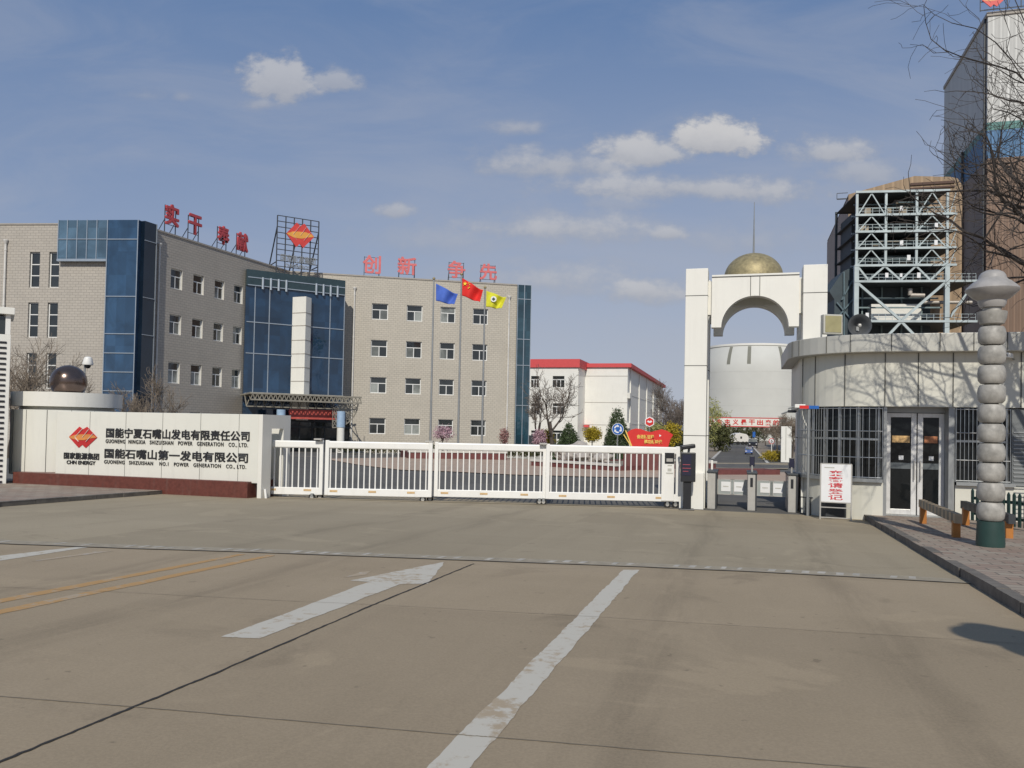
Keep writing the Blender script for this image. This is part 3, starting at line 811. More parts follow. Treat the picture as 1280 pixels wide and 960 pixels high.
# ---- right wing
F4 = Frame.two(G0, G1, -1.0); L4 = F4.len
xg4 = F4.px(646.3, 357).x
hs = []; zz = []
for r_, (ya, yb) in enumerate(((379.5, 399.5), (425, 446), (471.5, 491.5), (522.5, 542.5))):
    a = F4.px(475, ya); b = F4.px(475, yb); zz.append((b.z, a.z))
cols = []
for (pa, pb) in ((464.8, 485.2), (508.5, 528.2), (550.7, 569.4), (591.3, 610.2)):
    cols.append((F4.px(pa, 388).x, F4.px(pb, 388).x))
for a, b in cols:
    for c, d in zz: hs.append((a, b, c, d))
pmake(holes_wall(-6, xg4, 0, ZR+1, hs), 'front_wall', [M['tile_r'], M['reveal']], F4, fix=False)
for h in hs: pwindow(F4, h, .2, 'cross')
pmake(MB().box(-6, xg4, -.06, .4, ZR+1, ZR+1.12), 'parapet_cap', M['cap'], F4, fix=False)
pmake(MB().box(xg4, L4, -.22, .3, 0, ZR+1.05), 'corner_glass', M['bglass_g'], F4, fix=False)
mb = MB(); grid_bars(mb, xg4, L4, 0, ZR+1.05, [xg4+.04, (xg4+L4)/2, L4-.04], [F4.px(655, y).z for y in (374.5, 424.5, 457, 507)], -.222, .06)
pmake(mb, 'corner_mullion', M['alu'], F4, fix=False)
# ---- core, roofs and backs so that the block is solid
core = [F1.out((x0w, .32, 0)), F1.out((xg, .32, 0)), F1.out((xe-.3, .32, 0)), F2.out((xs, .32, 0)), F2.out((xend, .34, 0)), F3.out((-.3, .34, 0)), F3.out((L3, .34, 0)), F4.out((1.2, .34, 0)), F4.out((L4, .34, 0)), F4.out((L4, 16, 0)), F4.out((-12, 17, 0)), F1.out((xe-18, 40, 0)), F1.out((x0w, 18, 0))]
mb = MB(); mb.prism([(p.x-C1.x, p.y-C1.y) for p in core], 0, z3-.4)
o = mb.make('building_core', M['cap'], off)
mb = MB(); mb.prism([(p.x-C1.x, p.y-C1.y) for p in (core[0], core[1], core[2], core[3], core[4], F2.out((xend, 14, 0)), F1.out((xe-18, 38, 0)), F1.out((x0w, 17, 0)))], z3-.4, ZR+.85)
mb.make('roof', M['cap'], off)
mb = MB(); mb.prism([(p.x-C1.x, p.y-C1.y) for p in (F4.out((-6, .34, 0)), F4.out((L4, .34, 0)), F4.out((L4, 15.6, 0)), F4.out((-6, 15.6, 0)))], z3-.4, ZR+.85)
mb.make('roof', M['cap'], off)
# ---- downpipes
def downpipe(fr, px, py, zbot=0.2):
    p = fr.px(px, py)
    mb = MB(); mb.tube((p.x, -.1, zbot), (p.x, -.1, p.z), .07, .07, 8); mb.lathe([(.07, p.z-.25), (.16, p.z-.02), (.16, p.z+.05)], 10, p.x, -.1)
    z = zbot+1
    while z < p.z: mb.lathe([(.085, z), (.085, z+.09)], 8, p.x, -.1); z += 1.9
    pmake(mb, 'downpipe', M['pipe'], fr)
downpipe(F1, 8.6, 301); downpipe(F2, 198.4, 305); downpipe(F2, 313.5, 342); downpipe(F4, 443.4, 360); downpipe(F4, 636.5, 371)
# ---- entrance: dark glass, canopy truss, wrapped columns
F5 = Frame(F3.out((0, 0, 0)), F3.a)
dz0, dz1 = 0, F3.px(390, 528).z
pmake(MB().box(1.0, L3+.6, -.28, -.01, .2, dz1), 'entrance_glass', M['pane'], F3, fix=False)
mb = MB()
for k in range(8): mb.box(1.0+k*(L3-.4)/7-.04, 1.0+k*(L3-.4)/7+.04, -.33, -.281, .2, dz1)
mb.box(1.0, L3+.6, -.34, -.285, dz1-.45, dz1-.3); mb.box(1.0, L3+.6, -.5, -.0, dz1+.001, dz1+.35)
pmake(mb, 'entrance_frame', M['dark'], F3, fix=False)
YC = -3.6
zc1 = F3.px(380, 494, YC).z; zc0 = F3.px(380, 501.5, YC).z
xc0, xc1 = F3.px(313, 498, YC).x, F3.px(452, 500, YC).x
mb = MB(); n = 26
for lev_y, lev_z in ((YC, zc1), (YC, zc0), (-.3, zc1-.1)):
    mb.bar((xc0, lev_y, lev_z), (xc1, lev_y, lev_z), .11)
for k in range(n):
    a = xc0+(xc1-xc0)*k/n; b = xc0+(xc1-xc0)*(k+1)/n
    mb.bar((a, YC, zc0), ((a+b)/2, YC, zc1), .06); mb.bar(((a+b)/2, YC, zc1), (b, YC, zc0), .06)
    if k % 2 == 0:
        mb.bar((a, YC, zc1), (a, -.3, zc1-.1), .07); mb.bar((a, YC, zc0), ((a+b)/2, YC+1.2, zc1), .05)
        mb.bar((a, YC+1.9, zc1), (a, YC+1.2, zc0-.5), .05); mb.bar((a, YC+1.2, zc0-.5), (b+.2, YC+1.9, zc1), .05); mb.bar((a, YC+1.2, zc0-.5), (b+.2, -.3, zc1-.1), .05)
mb.bar((xc0, YC+1.2, zc0-.5), (xc1, YC+1.2, zc0-.5), .09)
# fan-shaped end bracket on the right
fx, fz = xc1-2.2, zc0
R_ = fz-F3.px(440, 535, YC).z
for k in range(9):
    t = math.pi/2*k/8; t2 = math.pi/2*(k+1)/8
    pa = lambda rr, tt: (fx+rr*math.cos(tt)*1.05, YC+.6, fz-rr*math.sin(tt))
    if k < 8:
        mb.bar(pa(R_, t), pa(R_, t2), .08); mb.bar(pa(R_*.72, t), pa(R_*.72, t2), .06); mb.bar(pa(R_*.42, t), pa(R_*.42, t2), .05)
        mb.bar(pa(R_, t), pa(R_*.72, t2), .045); mb.bar(pa(R_*.72, t), pa(R_*.42, t2), .045); mb.bar(pa(R_, t2), pa(R_*.72, t), .045)
    mb.bar(pa(R_*.2, t), pa(R_, t), .05)
pmake(mb, 'canopy_truss', M['truss'], F3, fix=False)
mb = MB(); mb.quad((xc0, YC+.15, zc1+.09), (xc1-1.5, YC+.15, zc1+.09), (xc1-1.5, -.1, zc1-.02), (xc0, -.1, zc1-.02))
o = pmake(mb, 'canopy_sheet', mat('canopy sheet', (.42, .41, .36), .5, trans=.0), F3, fix=False)
so = o.modifiers.new('thick', 'SOLIDIFY'); so.thickness = .03
for (px, wpx) in ((351, 5.5), (426, 4.3)):
    xx = F3.px(px, 530, YC+.5).x
    pmake(MB().tube((xx, YC+.5, .2), (xx, YC+.5, zc0-.75), .30, .30, 16), 'canopy_column', M['white'], F3, smooth=True)
    pmake(MB().tube((xx, YC+.5, zc0-2.0), (xx, YC+.5, zc0-.7), .34, .34, 16), 'column_wrap', M['col_b'], F3, smooth=True)
ban = fthing('entrance_banner', 'long red banner hung under the entrance canopy of the office block', 'banner', Frame(F3.out((F3.px(361, 521, YC+1.2).x, YC+1.2, F3.px(361, 523.5, YC+1.2).z)), F3.a))
bl = F3.px(421, 521, YC+1.2).x-F3.px(361, 521, YC+1.2).x
box('banner_cloth', M['red_w'], ban, 0, bl, -.03, 0, 0, .78)
# ---- letters on the roofs
def roofletter(ch, fr, pxs, material, legs_mat, label, lean=0):
    (pxa, pya), (pxb, pyb), base = pxs
    a = fr.px(pxa, pya, .5); b = fr.px(pxb, pyb, .5)
    t = fthing('roof_letter', label, 'rooftop letter', Frame(fr.out(((a.x+b.x)/2, .5, base)), fr.a), 'red characters standing on the office roof')
    hw = (b.x-a.x)/2; z0, z1 = b.z-base, a.z-base
    lettering(ch, -hw, hw, z0, z1, 'character', material, t, 0, .12, .006, fat=.034 if fr is F2 else .026)
    mb = MB()
    for x in (-hw*.85, hw*.85):
        mb.bar((x, .12, 0), (x, .12, z1*.96), .05); mb.bar((x, .12, z1*.5), (x, .9, 0), .04)
    for z in (z0+.05, z1*.93): mb.bar((-hw*.9, .12, z), (hw*.9, .12, z), .035)
    mb.make('letter_frame', legs_mat, t, fix=False)
rl = 'on the shaded side of the left wing roof'
zb = ZR+1+.12
for ch, p, lab in (('实', ((207, 253.5), (222, 284.5)), 'large dark red roof character nearest the blue glass corner of the left wing'),
              ('干', ((236, 266.5), (250.5, 295.5)), 'plain cross-shaped dark red roof character second along the left wing'),
              ('奉', ((272.5, 281), (285, 307.5)), 'dark red roof character third along the left wing roof'),
              ('献', ((296.5, 289.5), (308.5, 316)), 'dark red roof character fourth along the left wing, nearest the logo frame')):
    roofletter(ch, F2, (p[0], p[1], zb), M['letter'], M['ctrack'], lab)
for ch, p, lab in (('创', ((454, 319), (475.5, 342.5)), 'pinkish red roof character on the right wing, nearest the logo frame'),
              ('新', ((497.5, 321), (520, 344)), 'pinkish red roof character second along the right wing roof'),
              ('争', ((560, 326), (581, 348)), 'pinkish red roof character above the red national flag'),
              ('先', ((600, 329.5), (620.5, 350.5)), 'pinkish red roof character at the far right end of the right wing')):
    roofletter(ch, F4, (p[0], p[1], zb), M['letter2'], M['ctrack'], lab)
# ---- the emblem frame on the centre roof
def emblem(parent, cx, cz, wd, ht, y, depth=.05, mats=None):
    """two interlocking red lozenges with a golden band and thin white strokes"""
    red, gold, white = mats; S = wd/2.0; H = ht/2.0
    out = [(-1,0),(-.27,1),(-.02,.76),(.27,1),(1,0.02),(.22,-1),(-.03,-.70),(-.28,-1)]
    P = lambda x, z: (cx+x*S, cz+z*H)
    e = MB(); e.slab([P(*p) for p in out][::-1], y-depth, y)
    o = e.make('emblem', red, parent)
    b = MB(); band = [(-1,0),(-.78,-.14),(-.45,-.26),(.1,-.26),(.5,-.1),(1,.02),(.8,.2),(.45,.3),(-.1,.28),(-.55,.22)]
    b.slab([P(x*.985, z) for x, z in band], y-depth-.012, y-depth-.001); b.make('emblem_band', gold, o)
    l = MB()
    for (p, q) in (((-.02,.78),(-.52,.0)), ((-.52,0),(-.27,-.4)), ((.42,.74),(.0,-.02)), ((.74,.36),(.26,-.4))):
        p, q = P(*p), P(*q); l.bar((p[0], y-depth-.016, p[1]), (q[0], y-depth-.016, q[1]), .03*wd, .008)
    l.make('emblem_stroke', white, o, fix=False)
    return o
M['em_red'] = mat('emblem red', (.52, .03, .03), .45, var=.3, vscale=1.2); M['em_gold'] = mat('emblem gold', (.66, .26, .07), .45, var=.2)
YS = 2.0
pl, pr_ = F3.px(345, 345, YS).x, F3.px(397, 345, YS).x
zlo = z3; zhi = F3.px(347, 269, YS).z
sg = fthing('roof_emblem_frame', 'black steel lattice on the centre roof carrying a red lozenge emblem', 'sign', Frame(F3.out((pl, YS, zlo)), F3.a))
W_ = pr_-pl; H_ = zhi-zlo; mb = MB()
for k in range(6): mb.bar((W_*k/5, 0, 0), (W_*k/5, 0, H_), .08)
for k in range(1, 12): mb.bar((0, 0, H_*k/11), (W_, 0, H_*k/11), .06)
mb.make('lattice', M['ctrack'], sg, fix=False)
mb = MB()
for x in (0, W_*.5, W_): mb.bar((x, 0, H_*.82), (x, 3.2, 0), .09); mb.bar((x, 0, H_*.25), (x, 2.3, H_*.25), .07)
mb.make('brace', M['ctrack'], sg, fix=False)
q0 = F3.px(357, 302, YS); q1 = F3.px(392, 298, YS)
zc = (F3.px(374, 294.5, YS).z)-zlo; hh = F3.px(372, 279.5, YS).z-F3.px(374, 310.5, YS).z
emblem(sg, (q0.x+q1.x)/2-pl, zc, q1.x-q0.x, hh, -.05, .12, (mat('rooftop emblem red', (.62, .06, .05), .5, var=.15), mat('rooftop emblem gold', (.75, .36, .07), .5), M['paper']))
lettering('国家能源集团', W_*.09, W_*.93, H_*.265, H_*.385, 'emblem_lettering', M['steel_d'], sg, -.05, .08, .01)
lettering('CHN ENERGY', W_*.2, W_*.78, H_*.175, H_*.235, 'emblem_lettering', M['steel_d'], sg, -.05, .08, .01)
# flags
def flag(name, px, ptop, Y, fpx, fcol, label, plabel, extra):
    top = at(px, ptop, Y); zg = gz(top.x, top.y)
    po = thing('flagpole', plabel, 'flagpole', (top.x, top.y, zg), 0, 'flagpoles before the office block')
    mb = MB(); mb.tube((0, 0, 0), (0, 0, top.z-zg), .085, .05, 10); mb.make('pole', M['steel_d'], po, smooth=True)
    MB().ball((0, 0, top.z-zg+.07), .1, 10, 8).make('finial', M['gold'], po, smooth=True)
    MB().lathe([(.3, 0), (.3, .12), (.14, .2)], 12).make('base', M['lime'], po)
    (xa, ya), (xb, yb), (xc, yc), (xd, yd) = fpx      # hoist top, hoist bottom, fly bottom, fly top
    A, B, C_, D = (at(p[0], p[1], Y-.15) for p in fpx)
    n, m = 22, 12; mb = MB()
    g = []
    for i in range(n+1):
        s = i/n; row = []
        for j in range(m+1):
            t = j/m
            p = A.lerp(D, s).lerp(B.lerp(C_, s), t)
            amp = .22*s**.7
            p = p + Vector((0, math.sin(s*9+t*2.2)*amp + .15*math.sin(s*4-t*3)*s, math.sin(s*7+t*1.5)*.05*s))
            row.append(tuple(p-Vector((top.x, top.y, zg))))
        g.append(row)
    for i in range(n):
        for j in range(m): mb.quad(g[i][j], g[i+1][j], g[i+1][j+1], g[i][j+1])
    fo = thing('flag', label, 'flag', (top.x, top.y, zg), 0, 'flags flying before the office block')
    cl = mb.make('flag_cloth', fcol, fo, smooth=True, fix=False)
    s_ = cl.modifiers.new('thick', 'SOLIDIFY'); s_.thickness = .012
    def onflag(s, t):
        i = min(n-1, int(s*n)); j = min(m-1, int(t*m)); return Vector(g[i][j])+Vector((0, -.05, 0))
    if extra == 'stars':
        for (s, t, r_) in ((.17, .25, .16), (.33, .10, .055), (.40, .2, .055), (.40, .34, .055), (.33, .44, .055)):
            c = onflag(s, t); mb = MB(); pts = []
            for k in range(10):
                q = r_*(1 if k % 2 == 0 else .4); a_ = math.pi/2+k*math.pi/5; pts.append((c.x+q*math.cos(a_), c.z+q*math.sin(a_)))
            mb.slab(pts, c.y-.06, c.y-.03); mb.make('star', M['starry'], cl)
    elif extra == 'disc':
        c = onflag(.44, .42); mb = MB(); mb.slab([(c.x+.2*math.cos(k*math.pi/8), c.z+.2*math.sin(k*math.pi/8)) for k in range(16)], c.y-.09, c.y-.05); d = mb.make('flag_disc', M['paper'], cl)
        mb = MB(); mb.slab([(c.x+.12*math.cos(k*math.pi/2), c.z+.12*math.sin(k*math.pi/2)) for k in range(4)], c.y-.12, c.y-.095); mb.make('disc_mark', M['green'], cl)
flag('flag', 542.4, 349.5, 55, ((545, 354.5), (545, 376), (568, 381.5), (572.5, 368)), M['fblue'], 'plain blue flag on the left one of three poles', 'slim grey pole flying the blue flag', '')
flag('flag', 577, 344, 55, ((578, 347.5), (577.5, 369.5), (600, 378.5), (604, 363)), M['fred'], 'red flag with five yellow stars on the middle pole', 'slim grey pole flying the red flag, tallest of three', 'stars')
flag('flag', 606.3, 360.5, 55, ((608, 363.5), (607.5, 383.5), (627, 386.5), (633, 372)), M['fyel'], 'yellow flag with a white disc on the right one of three poles', 'slim grey pole flying the yellow flag', 'disc')
# ------------------------------------------------------------------ company sign wall
s1 = gnd(309, 623); u_r, v_w = to_uv(s1)
FS = Frame(uv(0, v_w, 0), -RA)                        # x = road-right, y = along the road
def sp(px, py, y=0.0): return FS.px(px, py, y)
xr = sp(309, 612).x; xl = sp(12, 603).x; zb1 = sp(308, 602.5).z; zpan0 = zb1; zpan1 = sp(322, 518, .18).z
xp0, xp1 = sp(70, 560, .18).x, sp(322.5, 560, .18).x
zg0 = gz(*FS.out((xr, 0, 0)).xy)-.06
sw = thing('sign_wall', 'long white company sign wall with red emblem and black lettering on a red granite base', 'sign wall', FS.out((xp0, .18, zg0)), -RA)
ox, oy, oz = xp0, .18, zg0
def S(mb_or, name, m, **k): return mb_or.make(name, m, sw, **k)
L = xp1-xp0; H0 = zb1-oz; H1 = zpan1-oz
S(MB().box(xl-ox+.1, xr-ox, -.18, 1.0, 0, H0), 'granite_base', M['granite'], bevel=.012)
tw = 1.32
S(MB().box(0, L, 0, .5, H0-.04, H1), 'wall_panel', M['white_s'], bevel=.01)
for x in [sp(px, 530, .18).x-ox for px in (112.5, 157.5, 203.5, 251, 299)]: box('panel_seam', M['seam'], sw, x-.005, x+.005, -.004, .0, H0, H1-.002)
# end portal where the gate slides in
mb = MB(); e0, e1 = L+.003, L+.12
yo0, yo1 = .42, .98; zo = sp(345, 535, .8).z-oz; zo = 1.86-oz+.0
mb.box(e0, e1, .0, yo0, 0, H1); mb.box(e0, e1, yo1, tw, 0, H1); mb.box(e0, e1, yo0, yo1, zo, H1); mb.box(L-1.6, L, tw-.2, tw-.003, 0, H1-.003)
S(mb, 'end_portal', M['white_c'], fix=False)
# lettering
def ptxt(body, px0, top, bot, px1, m=M['txt'], bold=.004, depth=.02, track=1.0, fat=.0042):
    """lettering between two picture columns; its height is read at the left end"""
    a = sp(px0, top, .18); b = sp(px0, bot, .18); c = sp(px1, bot+2, .18)
    return lettering(body, a.x-ox, c.x-ox, b.z-oz, a.z-oz, 'lettering', m, sw, -.002, depth, bold, track=track, fat=fat)
ptxt('国能宁夏石嘴山发电有限责任公司', 133.5, 535, 546.7, 312)
ptxt('GUONENG  NINGXIA   SHIZUISHAN   POWER   GENERATION   CO., LTD.', 132.7, 548.9, 554.4, 310.3, bold=.002, track=1.2, fat=0)
ptxt('国能石嘴山第一发电有限公司', 131.5, 560.6, 572.2, 310)
ptxt('GUONENG   SHIZUISHAN    NO.1   POWER   GENERATION   CO., LTD.', 130.8, 574.8, 580.0, 308, bold=.002, track=1.2, fat=0)
ptxt('国家能源集团', 80.5, 565.3, 573.2, 124, fat=.003)
ptxt('CHN ENERGY', 84, 575.3, 579.8, 119.5, fat=.002)
ea, eb = sp(87, 533, .18), sp(121.5, 560.5, .18)
emblem(sw, (ea.x+eb.x)/2-ox, (ea.z+eb.z)/2-oz, eb.x-ea.x, ea.z-eb.z, -.002, .015, (M['em_red'], M['em_gold'], M['white']))
# round pedestal and ball
rad = (sp(116.5, 498, 1.2).x-sp(15.5, 498, 1.2).x)/2; pcx = sp(66, 498, 1.2).x-ox; pcy = .10+rad
zt0, zt1, zt2 = sp(66, 512, .1).z-oz, sp(66, 507.5, .1).z-oz, sp(66, 489, .1).z-oz
S(MB().lathe([(rad-.02, H0-.1), (rad-.02, zt0)], 48, pcx, pcy), 'pedestal', M['white_s'], smooth=True)
for k in range(14):
    mb = MB(); a = -math.pi/2-1.25+k*.42; mb.box(pcx+(rad-.018)*math.cos(a)-.006, pcx+(rad-.018)*math.cos(a)+.006, pcy+(rad-.018)*math.sin(a)-.006, pcy+(rad-.018)*math.sin(a)+.006, H0, zt0-.01)
    S(mb, 'pedestal_seam', M['seam'], fix=False)
S(MB().lathe([(rad-.22, zt0), (rad-.22, zt1)], 32, pcx, pcy), 'pedestal_neck', M['grey_p'], smooth=True)
S(MB().lathe([(rad, zt1), (rad, zt2)], 56, pcx, pcy), 'pedestal_drum', M['white_c'], smooth=True)
pb = FS.out((pcx+ox, pcy+oy, zt2+oz))
br_ = 21.0/1000*pb.y*1.0
bl = thing('bronze_ball', 'polished bronze ball resting on the round white pedestal', 'sculpture', pb)
mb = MB(); prof = []
for k in range(25):
    a = -math.asin(.70)+(math.pi/2+math.asin(.70))*k/24
    prof.append((br_*math.cos(a) if k < 24 else 0, br_*(.70+math.sin(a))))
mb.lathe(prof, 40); mb.make('ball', M['bronze'], bl, smooth=True)
MB().lathe([(br_*.85, 0), (br_*.85, .03)], 32).make('ring', M['dark'], bl)
# post that stands before the gate pocket
gp = gnd(334, 623)
t = thing('stop_post', 'short white leaning stop post at the foot of the gate pocket', 'post', gp)
MB().bar((-.03, 0, 0), (-.06, 0, .24), .05).make('post', M['wgate'], t)
# ------------------------------------------------------------------ sliding gate
g0, g1 = gnd(339, 621), gnd(848, 634.5)
FG = Frame.two(g0, g1, 0.0); GL = FG.len
gate = fthing('sliding_gate', 'long white telescopic sliding gate of square bars closing the driveway', 'gate', FG)
def gx(px, py=590): return FG.px(px, py).x
ZB0, ZB1, ZT0, ZT1 = .155, .345, 1.385, 1.575
secs = [(339.5, 404), (408, 541), (543, 683), (682, 848)]
bar_src = None
for i, (pa, pb_) in enumerate(secs):
    a, b = gx(pa), gx(pb_); y = (.0, -.13, .0, -.13)[i]; dz = (-.02, -.01, 0, .01)[i]
    gate_rail = MB().box(a, b, y-.05, y+.05, ZB0+dz, ZB1+dz).make('bottom_rail', M['wgate'], gate, bevel=.012, fix=False)
    MB().box(a, b, y-.05, y+.05, ZT0+dz, ZT1+dz).make('top_rail', M['wgate'], gate, bevel=.03, fix=False)
    pw = .10
    posts = [b-pw] if i == 0 else [a, b-pw]
    for x in posts: MB().box(x, x+pw, y-.058, y+.058, ZB0+dz+.005, ZT1+dz+.02).make('post', M['wgate'], gate, bevel=.012, fix=False)
    xs0 = a+.14 if i else a+.07; xe_ = b-.16 if i < 3 else gx(824)-.02
    n = round((xe_-xs0)/.152)
    for k in range(n+1):
        x = xs0+(xe_-xs0)*k/n
        if bar_src is None:
            bar_src = MB().box(-.0165, .0165, -.02, .02, 0, ZT0-ZB1+.04).make('bar', M['wgate'], gate, bevel=.006, fix=False); o = bar_src
        else:
            o = bar_src.copy(); COL.objects.link(o)
        o.location = (x, y, ZB1+dz-.02)
for px in (398, 536, 678): box('guide_roller', M['steel'], gate, gx(px)-.09, gx(px)+.11, -.2, .06, ZT1+.01, ZT1+.05)
x0g, x1g = gx(825.5), gx(841)
box('control_cabinet', M['wgate'], gate, x0g, x1g, -.20, .02, ZB0+.03, ZT0+.02, .01)
box('control_screen', M['black'], gate, gx(829)-.0, gx(841.5)-.02, -.212, -.201, FG.px(835, 579.5, -.2).z, FG.px(835, 566, -.2).z)
box('display', M['steel'], gate, gx(831), gx(840)-.02, -.218, -.213, FG.px(835, 577, -.2).z, FG.px(835, 573, -.2).z)
mb = MB()
for (a, b, c, d) in ((832.5, 838, 581, 582.4), (832.8, 837.5, 585.5, 589), (831, 839.5, 590.6, 592.3)): mb.box(gx(a), gx(b), -.206, -.201, FG.px(835, d, -.2).z, FG.px(835, c, -.2).z)
mb.make('cabinet_lettering', M['grey_p'], gate, fix=False)
for px in (341, 385, 419, 467, 515, 556, 605, 655.5, 703, 763, 823):
    x = gx(px, 607); y = -.05 if px < 404 or 543 < px < 680 else -.18
    MB().box(x-.10, x+.10, y-.008, y-.001, .235, .285).make('reflector', [M['refl']], gate, fix=False)
wh = None
for px in (391, 399, 529, 537, 674, 679, 833, 843):
    if wh is None:
        mb = MB(); mb.tube((0, -.035, .085), (0, .035, .085), .085, .085, 16); wh = mb.make('wheel', M['tyre'], gate)
        MB().tube((0, -.045, .085), (0, .045, .085), .045, .045, 12).make('hub', M['steel'], wh)
        MB().box(-.03, .03, -.05, .05, .09, .18).make('fork', M['steel_d'], wh, fix=False); w_o = wh
    else: w_o = copy_tree(wh, gate)
    w_o.location = (gx(px, 630), -.10 if px not in (399, 537) else .08, 0)
# plate reader before the gate end
pr = gnd(858.5, 637.5)
FP = Frame(pr, math.atan2(-.29, 1)*.6)
rd = fthing('plate_reader', 'black number plate reader with a display box and camera hood beside the gate end', 'barrier machine', FP)
def rz(py): return FP.px(858, py).z
def rx(px): return FP.px(px, 600).x
box('base', M['black'], rd, -.2, .18, -.16, .16, 0, .035, .01)
mb = MB(); mb.prism([(-.10, -.08), (.10, -.08), (.10, .1), (-.10, .1)], .03, rz(600)); mb.make('column', M['black'], rd, bevel=.012)
box('display_box', M['black'], rd, rx(850.5), rx(869), -.13, .10, rz(602), rz(565.5), .015)
box('screen', M['screen'], rd, rx(852), rx(863.5), -.138, -.131, rz(594), rz(568))
mb = MB(); 
for (a, b, y) in ((853, 862, 580.5), (852.5, 863, 585), (853, 860, 588.8)): mb.box(rx(a), rx(b), -.142, -.139, rz(y+.4), rz(y-.4))
mb.make('display_text', mat('dim red display', (.35, .06, .08), .5), rd, fix=False)
o = MB().box(-.24, .13, -.10, .10, -.055, .055).make('camera_hood', M['black'], rd, bevel=.03, fix=False); o.location = (rx(861.5), 0, rz(558)); o.rotation_euler = (0, -.16, .2)
MB().tube((rx(860), 0, rz(566)), (rx(861), 0, rz(560)), .03, .03, 8).make('camera_neck', M['dark'], rd)
# ------------------------------------------------------------------ turnstiles
tb = gnd(939, 638.5); tu, tv = to_uv(tb)
FT = Frame(uv(0, tv, gz(tb.x, tb.y)), -RA)
def tx(px, py=610, y=0): return FT.px(px, py, y).x
tz = lambda px, py, y=0: FT.px(px, py, y).z
ttop = tz(939, 590.5)
turn_lab = ('leftmost grey steel turnstile cabinet, beside the arch pillar', 'middle grey steel turnstile cabinet with a dark face scanner on top', 'right grey steel turnstile cabinet close to the guardhouse wall')
for i, (pa, pb_) in enumerate(((884.3, 894.2), (934.5, 944.3), (985.2, 995))):
    a, b = tx(pa), tx(pb_); wd = b-a
    tt = thing('turnstile', turn_lab[i], 'turnstile', FT.out((a, 0, 0)), -RA, 'turnstile cabinets under the arch')
    mb = MB(); mb.box(0, wd, 0, 1.25, .0, ttop-.05); mb.make('cabinet', M['steel'], tt, bevel=.012, fix=False)
    box('top_plate', M['dark'], tt, -.02, wd+.05, -.02, 1.29, ttop-.05, ttop, .008)
    box('side_trim', M['dark'], tt, wd, wd+.035, .0, 1.25, .0, ttop-.052)
    if i: box('reader_slot', M['black'], tt, wd*.33, wd*.67, -.012, -.001, ttop*.62, ttop*.86, .004)
    for s in ((1,) if i == 0 else (-1, 1) if i == 1 else (-1,)):
        x0 = wd+.035 if s > 0 else 0; fl = .435
        xa, xb2 = (x0, x0+fl) if s > 0 else (x0-fl, x0)
        mb = MB()
        za, zb2 = ttop*.36, ttop*.76
        mb.bar((xa, .6, za), (xb2, .6, za), .02); mb.bar((xa, .6, zb2), (xb2, .6, zb2), .02); mb.bar((xa+.012, .6, za), (xa+.012, .6, zb2), .02); mb.bar((xb2-.012, .6, za), (xb2-.012, .6, zb2), .02)
        fo = mb.make('flap', M['steel'], tt, fix=False)
        MB().box(xa+.022, xb2-.022, .594, .602, za+.01, zb2-.01).make('flap_panel', M['clearg'], fo, fix=False)
        xm_ = (xa+xb2)/2
        MB().box(xm_-.12, xm_+.12, .582, .592, za+.08, zb2-.06).make('notice', M['paper'], fo, fix=False)
        MB().box(xm_-.07, xm_+.07, .578, .581, (za+zb2)/2, (za+zb2)/2+.025).make('notice_text', M['grey_p'], fo, fix=False)
for i, (px, pt_, pb2, lab) in enumerate(((940, 569.8, 583, 'dark face scanner tablet on the middle turnstile'), (989.5, 572.5, 585.5, 'dark face scanner tablet on the right turnstile'))):
    p = FT.px(px, 590, .35)
    sc_ = thing('face_scanner', lab, 'scanner', FT.out((p.x, .35, ttop)), -RA, 'face scanners on the turnstiles')
    za, zb2 = tz(px, pb2, .35)-ttop, tz(px, pt_, .35)-ttop
    MB().tube((0, 0, 0), (0, 0, za+.03), .025, .025, 8).make('stem', M['steel'], sc_)
    MB().box(-.065, .065, -.015, .02, za, zb2).make('tablet', M['black'], sc_, bevel=.012, fix=False)
    MB().box(-.055, .055, -.019, -.016, za+.015, zb2-.03).make('screen', M['screen'], sc_, fix=False)
p = FT.px(890, 586, 1.0)
t = thing('card_post', 'slim white card reader post behind the leftmost turnstile', 'post', FT.out((p.x, 1.0, ttop)), -RA)
MB().box(-.025, .025, -.02, .02, 0, .26).make('post', M['wgate'], t, fix=False); MB().box(-.06, .04, -.03, .03, .261, .29).make('cap', M['dark'], t, fix=False)
# a second cabinet further in on the right (return lane)
p0 = gnd(968, 628); 
# ------------------------------------------------------------------ arch
av = tv+.12
FA = Frame(uv(0, av, 0), -RA)
ax0, ax1 = FA.px(855.3, 470).x, FA.px(883.3, 470).x
bx0, bx1 = FA.px(1004.3, 345).x, FA.px(1034.7, 345).x
at0, at1 = FA.px(870, 335.5).z, FA.px(1020, 330.5).z; atop = (at0+at1)/2
AD = 2.35
ar = thing('arch_gate', 'tall white pedestrian arch with a gilt dome and lightning rod', 'archway', FA.out((ax0, 0, 0)), -RA)
W = bx1-ax0; p_w = ax1-ax0; q_w = bx1-bx0
def apil(x0, x1, y0, y1):
    o = MB().box(x0, x1, y0, y1, -.1, atop).make('pillar', M['white'], ar, bevel=.012, fix=False)
    mb = MB()
    for z in (FA.px(870, 369.5).z, FA.px(870, 457).z, FA.px(870, 544.5).z): mb.box(x0-.004, x1+.004, y0-.004, y1+.004, z-.009, z+.009)
    mb.make('pillar_seam', M['seam'], o, fix=False)
apil(0, p_w, 0, .62); apil(W-q_w, W, 0, .62); apil(0, p_w, AD-.62, AD); apil(W-q_w, W, AD-.62, AD)
box('plinth', M['white'], ar, -.06, p_w-.02, -.35, -.003, -.05, .92, .01)
sa, sb = FA.px(889.5, 380, .12).x-ax0, FA.px(999, 380, .12).x-ax0
